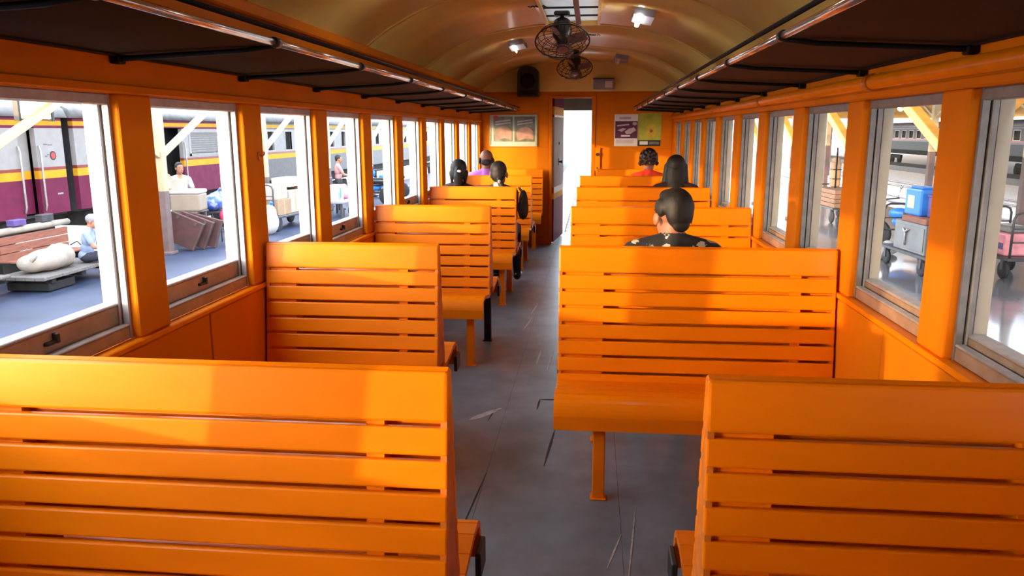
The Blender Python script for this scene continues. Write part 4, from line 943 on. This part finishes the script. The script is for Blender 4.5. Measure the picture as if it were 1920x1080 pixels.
for y, m, h, nm, lb_ in ((11.5, 'violet_box', 0.10, 'small_box', 'small dark violet box on the rolled mat'), (12.15, 'steel', 0.12, 'small_tin', 'small grey tin on the rolled mat nearer the capped man')):
    tag(MB().box(-0.07, 0.07, -0.14, 0.14, 0, h, 0, 0.01).box(-0.072, 0.072, -0.142, 0.142, h - 0.02, h - 0.01).obj(nm, m, None, (-8.97, y, GP + 0.872)), lb_, 'box')
pl = thing('plank_stack', 'pale weathered planks and rope at the lower left beside the sack', 'planks', (-8.62, 9.50, GP))
for k in range(4): MB().box(-0.35 + 0.2 * k, -0.17 + 0.2 * k, -0.75, 0.75, 0.30 - 0.02 * (k % 2), 0.34 - 0.02 * (k % 2), 0, 0.008).obj('plank', 'wood_grey', pl, rot=(0, 0, R(4 - 3 * k)))
for y in (-0.5, 0.5): MB().box(-0.35, 0.4, y - 0.06, y + 0.06, 0, 0.28, 0, 0.01).obj('bearer', 'wood_grey', pl)
MB().tube([(0.22 * math.cos(a) * (1 - a / 40), 0.3 * math.sin(a) * (1 - a / 40) + 0.1, 0.36 + a * 0.004) for a in [k * 0.35 for k in range(40)]], 0.02, 0, 6).obj('rope_coil', 'sack', pl)

person('man in a pale cap and light blue shirt sitting on the low timber trolley', (-8.0, 11.72, GP + 0.262), R(-70), 'sit_forward', tg('blue_shirt', 'jeans', shoe='shoe'), 'cap', 0.95, R(-10), lean=0.22, detail=0.009)
vst = thing('shoulder_bag', 'grey cloth bag on the back of the capped man', 'bag', (-8.28, 11.62, GP + 0.262))
Body().ell((0, 0, 0.14), (0.12, 0.12, 0.17), 'a').ell((0, -0.06, 0.06), (0.13, 0.08, 0.10), 'a').build('bag_body', {'a': 'cap'}, vst, 0.012, 0.5)
MB().tube([(0.05, 0.08, 0.28), (0.16, 0.10, 0.34), (0.22, 0.12, 0.26)], 0.012).obj('strap', 'trousers', vst)

# white box, leaning brown cases and the man behind them
def crate_case(x, y, rz, tilt, label):
    w, h, d = 0.33, 0.29, 0.055; a = R(tilt)
    t = thing('tilted_case', label, 'case', (x, y, GP), rz)
    mt = Matrix.Translation((0, 0, w * math.sin(a) + h * math.cos(a) + 0.004)) @ Matrix.Rotation(a, 4, 'Y')
    MB().box(-w, w, -d, d, -h, h, 0, 0.012, 2, mt).obj('shell', 'brown_slab', t)
    for x0, x1 in ((-w - 0.004, -w + 0.03), (w - 0.03, w + 0.004)): MB().box(x0, x1, -d - 0.006, d + 0.006, -h, h, 0, 0.004, 1, mt).obj('edge_binding', 'brown_edge', t)
    for q in (-0.18, 0.18): MB().box(q - 0.03, q + 0.03, -d - 0.014, -d, h - 0.10, h - 0.03, 0, 0.004, 1, mt).obj('clasp', 'brown_edge', t)
crate_case(-7.89, 14.62, R(12), 25, 'brown fibre case tilted on its corner, in front of two more')
crate_case(-7.79, 14.84, R(12), 22, 'brown fibre case tilted between two others below the white box')
crate_case(-7.70, 15.05, R(12), 17, 'brown fibre case at the back of three tilted cases, nearest the blue bag')
bst = thing('box_stand', 'plain wooden stand under the white foam box, behind the brown cases', 'stand', (-8.22, 15.55, GP))
for x in (-0.22, 0.22):
    for y in (-0.22, 0.22): MB().box(x - 0.025, x + 0.025, y - 0.025, y + 0.025, 0, 0.69, 0, 0.004).obj('leg', 'wood_grey', bst)
MB().box(-0.28, 0.28, -0.27, 0.27, 0.69, 0.72, 0, 0.005).obj('stand_top', 'wood_grey', bst)
wb = thing('foam_box', 'big white foam box with a cream side above the tilted brown cases', 'box', (-8.22, 15.55, GP + 0.722), R(10))
MB().box(-0.30, 0.30, -0.26, 0.26, 0, 0.36, 1, 0.03, 2).box(-0.31, 0.31, -0.27, 0.27, 0.36, 0.44, 0, 0.03, 2).obj('box_shell', ['white_box', 'cream_side'], wb)
MB().box(-0.05, 0.05, -0.05, 0.05, 0.44, 0.443).obj('lid_mark', 'train_roof', wb)
person('man in a white shirt with an orange collar leaning over the white foam box', (-8.74, 16.16, GP), R(-135), 'stand', tg('white_shirt', 'trousers', collar='orange_shirt'), 'short', 1.02, R(10), sleeve=0.7, lean=0.10, detail=0.009)
ob = thing('open_carton', 'tan open carton standing on the white foam box', 'box', (-8.34, 15.42, GP + 1.166), R(15))
MB().box(-0.14, 0.14, -0.12, -0.11, 0, 0.2).box(-0.14, 0.14, 0.11, 0.12, 0, 0.2).box(-0.14, -0.13, -0.11, 0.11, 0, 0.2).box(0.13, 0.14, -0.11, 0.11, 0, 0.2).box(-0.13, 0.13, -0.11, 0.11, 0, 0.01).obj('carton_wall', 'carton_white', ob)
MB().box(-0.003, 0.003, -0.12, 0.12, 0, 0.14).obj('flap', 'carton', ob, (-0.14, 0, 0.2), (0, R(-30), 0))

ch = thing('metal_chair', 'thin metal stand under the blue bag and crimson cloth', 'stand', (-8.0, 16.25, GP))
for x in (-0.22, 0.22):
    for y in (-0.25, 0.25): MB().tube([(x, y, 0), (x, y, 0.62)], 0.014).obj('leg', 'steel', ch)
MB().box(-0.26, 0.26, -0.32, 0.32, 0.62, 0.65, 0, 0.006).obj('stand_top', 'steel', ch)
for z in (0.2,): MB().tube([(-0.22, -0.25, z), (0.22, -0.25, z), (0.22, 0.25, z), (-0.22, 0.25, z)], 0.01, 0, 6, closed=True).obj('stretcher', 'steel', ch)
bb = thing('plastic_bag', 'blue and white striped plastic bag on the metal stand', 'bag', (-8.02, 16.25, GP + 0.65))
Body().ell((0, 0.1, 0.20), (0.20, 0.30, 0.20), 'a').ell((0, -0.12, 0.18), (0.22, 0.25, 0.18), 'a').ell((0, 0.2, 0.26), (0.14, 0.18, 0.16), 'a').build('bag_body', {'a': 'blue_bag'}, bb, 0.02, 0.5)
MB().tube([(0, 0.18, 0.40), (0.03, 0.24, 0.47), (0, 0.28, 0.38)], 0.02).obj('knot', 'blue_bag', bb)
rc = thing('crimson_cloth', 'crimson cloth bundle hanging over the front of the metal stand', 'cloth', (-7.66, 16.15, GP + 0.42))
Body().ell((0, 0.0, 0.12), (0.07, 0.36, 0.16), 'a').ell((0.02, 0.15, 0.02), (0.06, 0.2, 0.16), 'a').ell((0, -0.22, 0.16), (0.08, 0.14, 0.12), 'a').build('bundle', {'a': 'red_cloth'}, rc, 0.015, 0.5)
pg = thing('floor_bag', 'small white plastic bag on the platform at the foot of the metal stand', 'bag', (-7.75, 16.7, GP))
Body().ell((0, 0, 0.07), (0.14, 0.2, 0.08), 'a').ell((0.05, 0.1, 0.12), (0.06, 0.08, 0.07), 'a').build('bag_body', {'a': 'white_box'}, pg, 0.015, 0.5)

# hand trolley with cartons
def wheel(parent, x, y, r, w=0.05, ax=(1, 0, 0)):
    o = MB().lathe([(r * 0.55, -w / 2), (r * 0.92, -w / 2), (r, -w * 0.3), (r, w * 0.3), (r * 0.92, w / 2), (r * 0.55, w / 2)], (x, y, r), ax, 0, 20).obj('wheel', 'tyre', parent)
    MB().lathe([(r * 0.56, -w * 0.35), (r * 0.56, w * 0.35)], (x, y, r), ax, 0, 16).obj('wheel_hub', 'steel', o)
    return o
def trolley(name, label, loc, rz, L, Wd, h, hh, ends=(-1,), r=0.14):
    t = thing(name, label, 'trolley', loc, rz)
    MB().box(-Wd / 2, Wd / 2, -L / 2, L / 2, h - 0.05, h, 0, 0.008).obj('deck', 'steel', t)
    for x in (-1, 1):
        for y in (-1, 1):
            wheel(t, x * (Wd / 2 - 0.06), y * (L / 2 - 0.2), r)
            MB().box(x * (Wd / 2 - 0.06) - 0.045, x * (Wd / 2 - 0.06) + 0.045, y * (L / 2 - 0.2) - 0.03, y * (L / 2 - 0.2) + 0.03, r, h - 0.05).obj('fork', 'steel', t)
    for e_ in ends:
        y = e_ * (L / 2 - 0.02); hw = Wd / 2 - 0.03
        pts = [(-hw, y, h)] + [(-hw, y, h + hh - 0.1), (-hw + 0.03, y, h + hh - 0.03), (-hw + 0.1, y, h + hh), (hw - 0.1, y, h + hh), (hw - 0.03, y, h + hh - 0.03), (hw, y, h + hh - 0.1), (hw, y, h)]
        MB().tube(pts, 0.02, 0, 8).obj('handle_frame', 'steel', t)
        for z in (0.35, 0.65): MB().tube([(-hw, y, h + hh * z), (hw, y, h + hh * z)], 0.014, 0, 6).obj('cross_bar', 'steel', t)
    return t
trolley('hand_trolley', 'grey steel hand trolley loaded with cartons on the left platform', (-7.45, 18.70, GP), R(-8), 2.2, 0.8, 0.36, 0.75, (-1, 1), 0.2)
for x, y, z, sx, sy, sz, m, rt, lb_ in ((-8.0, 19.35, 0.362, .3, .32, .38, 'carton', 0, 'tan carton standing low at the near end of the hand trolley'), (-8.0, 20.05, 0.362, .3, .34, .55, 'carton_white', 4, 'pale carton in the middle of the hand trolley'),
        (-7.98, 20.65, 0.362, .28, .22, .62, 'carton', -6, 'tan carton at the far end of the hand trolley'), (-8.0, 19.3, 0.745, .26, .30, .35, 'carton_white', 7, 'pale carton on top at the near end of the hand trolley'),
        (-7.98, 20.3, 0.99, .25, .40, .22, 'carton_white', 3, 'pale flat carton across the top of the hand trolley load')):
    t = thing('carton', lb_, 'carton', (x + 0.5, y - 1.15, GP + z), R(rt - 8))
    MB().box(-sx, sx, -sy, sy, 0, sz, 0, 0.008).obj('carton_body', m, t); MB().box(-sx - 0.001, sx + 0.001, -0.03, 0.03, 0.004, sz + 0.002).obj('tape', 'tape', t)
wbag = thing('floor_sack', 'white and blue plastic sack on the ground at the near end of the hand trolley', 'sack', (-7.25, 17.25, GP))
Body().ell((0, 0, 0.28), (0.24, 0.26, 0.30), 'a').ell((0, 0.1, 0.5), (0.16, 0.16, 0.18), 'a').build('sack_body', {'a': 'white_box'}, wbag, 0.02, 0.5)
MB().tube([(0, 0.1, 0.62), (0.04, 0.14, 0.74), (0.09, 0.1, 0.7)], 0.03).obj('tied_neck', 'blue', wbag)

# stall table with chair, green seat, bottle box (fourth window)
tb = thing('stall_table', 'low grey stall table with a bottle box on the left platform', 'table', (-6.9, 21.4, GP))
MB().box(-0.35, 0.35, -0.8, 0.7, 0.40, 0.45, 0, 0.01).obj('table_top', 'cap', tb)
for x in (-0.28, 0.28):
    for y in (-0.7, 0.6): MB().box(x - 0.03, x + 0.03, y - 0.03, y + 0.03, 0, 0.40).obj('leg', 'steel', tb)
for y in (-0.35, 0.3): wheel(tb, 0.2, y, 0.12)
bx = thing('bottle_box', 'white box with blue bottle printing on the stall table', 'box', (-6.85, 20.95, GP + 0.45))
MB().box(-0.14, 0.14, -0.26, 0.26, 0, 0.45, 0, 0.01).obj('box_body', 'white_box', bx); MB().box(0.14, 0.145, -0.05, 0.05, 0.08, 0.36).box(0.14, 0.145, -0.16, -0.1, 0.05, 0.25).obj('bottle_print', 'blue', bx)
pk = thing('pink_bag', 'pink plastic bag on the stall table beside the bottle box', 'bag', (-6.9, 21.75, GP + 0.45))
Body().ell((0, 0, 0.15), (0.2, 0.25, 0.17), 'a').ell((0, 0.1, 0.3), (0.1, 0.14, 0.12), 'a').build('bag_body', {'a': 'pink'}, pk, 0.02, 0.5)
cr_ = thing('grey_chair', 'dark grey high-backed chair behind the stall table', 'chair', (-7.78, 21.3, GP), R(-90))
MB().box(-0.32, 0.32, -0.05, 0.0, 0.75, 1.28, 0, 0.03, 2).obj('backrest', 'train_grey', cr_); MB().box(-0.32, 0.32, 0, 0.42, 0.45, 0.50, 0, 0.01).obj('seat', 'train_grey', cr_)
MB().tube([(-0.34, -0.02, 0), (-0.34, -0.02, 1.22), (-0.26, -0.02, 1.31), (0.26, -0.02, 1.31), (0.34, -0.02, 1.22), (0.34, -0.02, 0)], 0.018).obj('chair_frame', 'alu', cr_)
for x in (-0.3, 0.3): MB().tube([(x, 0.40, 0), (x, 0.40, 0.46)], 0.016).obj('leg', 'alu', cr_)
gp = thing('green_tub', 'green plastic tub stacked behind the dark grey chair', 'tub', (-7.9, 22.6, GP + 1.0))
MB().lathe([(0.24, 0), (0.30, 0.32), (0.33, 0.33), (0.33, 0.36), (0.29, 0.36), (0.23, 0.03)], (0, 0, 0), (0, 0, 1), 0, 20).obj('tub_body', 'green', gp)
MB().box(-0.30, 0.30, -0.35, 0.35, -1.0, -0.0, 0, 0.02).obj('stand_box', 'train_grey', gp)
person('far person in a dusty pink top behind the stall table', (-7.35, 22.75, GP), R(-60), 'stand', tg('pink_shirt', 'trousers'), 'short', 1.0, 0, detail=0.014)

def motorbike(x, y, rz, label):
    t = thing('motorbike', label, 'motorbike', (x, y, GP), rz)
    for yy in (-0.6, 0.62): wheel(t, 0, yy, 0.28, 0.08)
    Body().ell((0, 0.0, 0.55), (0.10, 0.35, 0.12), 'a').ell((0, 0.2, 0.72), (0.13, 0.22, 0.12), 'a').limb((0, -0.1, 0.6), (0, -0.6, 0.72), 0.09, 0.06, 'b').limb((0, 0.55, 0.95), (0, 0.62, 0.35), 0.05, 0.04, 'b').ell((0, 0.62, 0.85), (0.12, 0.09, 0.13), 'a').build('fairing', {'a': 'blue', 'b': 'black'}, t, 0.02, 0.5)
    MB().tube([(-0.33, 0.42, 1.0), (-0.12, 0.56, 0.98), (0.12, 0.56, 0.98), (0.33, 0.42, 1.0)], 0.016).obj('handlebar', 'steel', t)
    MB().box(-0.11, 0.11, -0.65, 0.08, 0.70, 0.79, 0, 0.03, 2).obj('seat', 'black', t)
    MB().lathe([(0.07, 0), (0.09, 0.05), (0.02, 0.07)], (0, 0.70, 0.88), (0, 1, 0)).obj('headlamp', 'white_box', t)
    MB().tube([(0.14, 0.1, 0.3), (0.16, -0.3, 0.3), (0.17, -0.8, 0.42)], [0.02, 0.035, 0.04]).obj('exhaust', 'chrome', t)
    for s_ in (-1, 1): MB().tube([(s_ * 0.3, 0.44, 1.0), (s_ * 0.36, 0.42, 1.18)], 0.008).ball((s_ * 0.37, 0.42, 1.22), (0.05, 0.02, 0.04)).obj('mirror', 'chrome', t)
    return t
motorbike(-7.0, 24.9, R(75), 'blue and black motorbike parked nearest on the far left platform')
motorbike(-7.2, 26.2, R(80), 'blue and black motorbike parked second on the far left platform')
motorbike(-7.1, 27.6, R(70), 'blue and black motorbike parked farthest on the left platform')

# ------------------------------------------------------------------ outside right: platform roof, columns, trolleys, far train
for k in range(5):
    column(5.6, 12.45 + (k - 1) * 4.55, 4.55, ['golden braced column, nearest beside the right windows', 'golden braced column left of the near right trolleys', 'golden braced column seen in the third right window', 'golden braced column seen in the fourth right window', 'golden braced column farthest along the right platform'][k],
           'col_cream', 'col_pink', 2.22, 1.22, r=0.07, zt=3.0, br=0.085, beam='beam_gold', top_from=0.9)
for k in range(5):
    column(9.1, 12.4 + k * 4.6, 3.4, ['thin white column of the back row, first behind the near trolleys', 'thin white column of the back row, second', 'thin white column of the back row, third', 'thin white column of the back row, fourth', 'thin white column of the back row, farthest'][k],
           'col_cream', 'col_pink', 2.6, 1.9, r=0.075, zt=3.0, br=0.03, top_from=1.0)
roofr = thing('shade_canopy', 'rusty brown canopy roof with rafters over the right platform, stretched unseen to block sky', 'roof', (7, 14, 3.0))  # run on far out of view to screen sky from the right windows
for k in range(24): MB().box(1.95 - 7, 11.8 - 7, -52 + k * 4.0, -52 + k * 4.0 + 3.98, 0.12, 0.15).obj('roof_sheet', 'roof_rust', roofr)
for k in range(24): MB().box(1.95 - 7, 11.8 - 7, -52 + k * 4.0, -52 + k * 4.0 + 0.12, 0.0, 0.12).obj('rafter', 'beam_gold', roofr)
for x in (2.5, 5.6, 9.1): MB().box(x - 7 - 0.06, x - 7 + 0.06, -52, 44, -0.12, 0.0).obj('purlin', 'col_cream', roofr)
for i, (x, y) in enumerate(((9.1, 14.7), (9.1, 18.4), (9.1, 24.0))):
    l = thing('platform_lamp', ['bluish-white lamp under the right canopy, nearest', 'bluish-white lamp under the right canopy, middle', 'bluish-white lamp under the right canopy, farthest'][i], 'lamp', (x, y, 2.2))
    MB().lathe([(0.03, 0.12), (0.10, 0.06), (0.12, 0.0)], (0, 0, 0)).tube([(0, 0, 0.1), (0, 0, 0.68)], 0.01).obj('shade', 'steel', l); MB().ball((0, 0, -0.02), 0.08).obj('bulb', 'tube_on', l)

t1 = trolley('platform_cart', 'steel platform cart carrying the grey cabinet on the right platform', (5.9, 13.75, GP), R(4), 1.7, 0.75, 0.34, 0.72, (-1, 1), 0.13)
cab = thing('steel_cabinet', 'grey metal cabinet standing on the right platform cart', 'cabinet', (5.88, 13.6, GP + 0.34), R(4))
MB().box(-0.30, 0.30, -0.55, 0.55, 0, 0.50, 0, 0.012).obj('cabinet_body', 'cabinet', cab); MB().box(-0.31, -0.30, -0.50, 0.50, 0.05, 0.44, 0, 0.003).obj('door', 'cabinet', cab)
MB().tube([(-0.32, 0.1, 0.1), (-0.33, 0.1, 0.32), (-0.33, 0.18, 0.38)], 0.018).tube([(-0.33, 0.1, 0.32), (-0.33, 0.0, 0.38)], 0.018).obj('hanging_tool', 'alu', cab)
tag(MB().box(-0.31, 0.31, -0.50, 0.35, 0, 0.10, 0, 0.01).box(-0.25, 0.25, -0.45, 0.30, 0.095, 0.105).obj('wooden_tray', 'wood_red', None, (5.88, 13.55, GP + 0.84), (0, 0, R(4))), 'red-brown wooden tray lying on the grey cabinet', 'tray')
bx = thing('blue_crate', 'bright blue container with a yellow label on top of the grey cabinet', 'container', (5.80, 13.72, GP + 0.945), R(4))
MB().box(-0.17, 0.17, -0.28, 0.28, 0, 0.45, 0, 0.03, 2).obj('container_body', 'blue', bx); MB().box(-0.175, -0.17, -0.06, 0.16, 0.12, 0.33, 0, 0.002).obj('label', 'label_yellow', bx); MB().box(-0.12, 0.12, -0.2, 0.2, 0.45, 0.48, 0, 0.01).obj('lid', 'blue', bx)
bx = thing('violet_crate', 'dark violet crate beside the blue container on the grey cabinet', 'crate', (5.92, 13.28, GP + 0.945), R(4))
MB().box(-0.16, 0.16, -0.13, 0.13, 0, 0.38, 0, 0.015).obj('crate_body', 'violet_box', bx); MB().box(-0.17, 0.17, -0.14, 0.14, 0.33, 0.38, 0, 0.006).obj('rim', 'violet_box', bx)
for i, (x, y, s_) in enumerate(((5.6, 14.98, 1.0), (5.95, 15.5, 0.8))):
    wbg = thing('white_bag', ['large white bag on the shiny floor left of the grey cabinet', 'smaller white bag behind the large one on the shiny floor'][i], 'bag', (x, y, GP))
    Body().ell((0, 0, 0.13 * s_), (0.25 * s_, 0.3 * s_, 0.14 * s_), 'a').ell((0.05, 0.1, 0.2 * s_), (0.14 * s_, 0.14 * s_, 0.12 * s_), 'a').build('bag_body', {'a': 'white_box'}, wbg, 0.02, 0.5)
motorbike(6.5, 16.0, R(40), 'dark motorbike parked behind the white bags on the right platform')
t2 = trolley('luggage_cart', 'steel luggage cart with a pink case, nearest the camera on the right', (7.10, 13.40, GP), R(2), 1.2, 0.65, 0.36, 0.72, (-1, 1), 0.15)
pc = thing('pink_case', 'pink and grey case standing on the nearest right luggage cart', 'case', (7.05, 13.42, GP + 0.36), R(2))
MB().box(-0.2, 0.2, -0.35, 0.3, 0, 0.36, 0, 0.03, 2).obj('case_body', 'pink', pc); MB().box(-0.205, -0.2, -0.3, 0.25, 0.1, 0.2).obj('case_band', 'violet_box', pc); MB().box(-0.15, 0.15, -0.3, 0.2, 0.36, 0.48, 0, 0.03).obj('top_bundle', 'cabinet', pc)
t3 = trolley('crate_cart', 'steel cart carrying the brown crate farther along the right platform', (6.75, 21.5, GP), R(3), 1.8, 0.8, 0.40, 0.5, (1,), 0.16)
bx = thing('wooden_crate', 'brown wooden crate on the farther right cart', 'crate', (6.7, 21.3, GP + 0.40), R(3))
for k in range(4): MB().box(-0.33, 0.33, -0.75, 0.65, 0.005 + k * 0.115, 0.11 + k * 0.115, 0, 0.006).obj('crate_board', 'crate', bx)
rl = thing('tan_bundle', 'tan upright bundle standing on the brown wooden crate', 'bundle', (6.75, 21.75, GP + 0.87))
MB().box(-0.11, 0.11, -0.14, 0.14, 0, 0.66, 0, 0.05, 3).box(-0.09, 0.09, -0.11, 0.11, 0.64, 0.78, 0, 0.05, 3).obj('bundle_body', 'carton', rl)
for z in (0.2, 0.45): MB().box(-0.114, 0.114, -0.144, 0.144, z, z + 0.025, 0, 0.004).obj('binding', 'black', rl)
tag(MB().tube([(0, 0, 0), (0.02, 0.1, 1.05)], 0.022, 0, 8).obj('iron_rod', 'train_dark', None, (6.62, 21.25, GP + 0.865)), 'dark iron rod standing on the brown wooden crate beside the tan bundle', 'rod')
struct(rbox('platform_floor', 22.4, 24.8, -10, 90, GT - 0.3, -0.95, 'far_grey'))
# far grey train beyond the bright tracks
XF = 26.0
for k in range(3):
    y0 = 12 + k * 20.5
    rail_car(XF, y0, y0 + 20, 0, [('window', y0 + 1.5 + 1.5 * j, y0 + 2.3 + 1.5 * j) for j in range(12)], ['grey rail car beyond the bright right tracks, nearest', 'grey rail car beyond the bright right tracks, middle', 'grey rail car beyond the bright right tracks, farthest'][k],
             side=-1, body='far_grey', low='far_grey', stripe='train_grey')
froof = thing('train_shed_roof', 'wide rusty shed roof over the far grey rail cars', 'roof', (30, 50, 3.3))
for k in range(24): MB().box(-15.5, 20, -97 + k * 6.5, -97 + k * 6.5 + 6.45, 0, 0.06).obj('roof_sheet', 'roof_rust', froof)
for k in range(20): MB().box(-15.5, 20, -45 + k * 5.2, -45 + k * 5.2 + 0.2, -0.25, 0.0).obj('rafter', 'beam_gold', froof)
for k in range(11): MB().box(-14.6, -14.4, -45 + k * 9.5, -45 + k * 9.5 + 0.2, -4.6, -0.1).obj('post', 'col_pink', froof)

# ------------------------------------------------------------------ repeats of one kind carry a group
GROUPS = {'slatted_bench': 'orange slatted benches along the aisle', 'luggage_rack': 'wire luggage racks above the windows', 'ceiling_fan': 'caged ceiling fans', 'ceiling_lamp': 'grey ceiling lamps',
          'stencil_mark': 'black stencil marks on the ceiling', 'track_rail': 'rails outside the carriage', 'carton': 'cartons on the hand trolley', 'tilted_case': 'tilted brown cases', 'motorbike': 'parked motorbikes',
          'platform_lamp': 'lamps under the right canopy', 'white_bag': 'white bags on the right platform'}
for ob_ in C.objects:
    if ob_.parent is None and 'label' in ob_ and 'group' not in ob_:
        st = ob_.name.split('.')[0]
        if st in GROUPS: ob_['group'] = GROUPS[st]
        elif st == 'canopy_column': ob_['group'] = 'cream columns of the left platform' if ob_.location.x < 0 else 'golden braced columns of the right platform' if ob_.location.x < 7 else 'thin white columns of the back row'
        elif st == 'rail_car': ob_['group'] = 'maroon and white rail cars on the left' if ob_.location.x < 0 else 'grey rail cars on the far right'
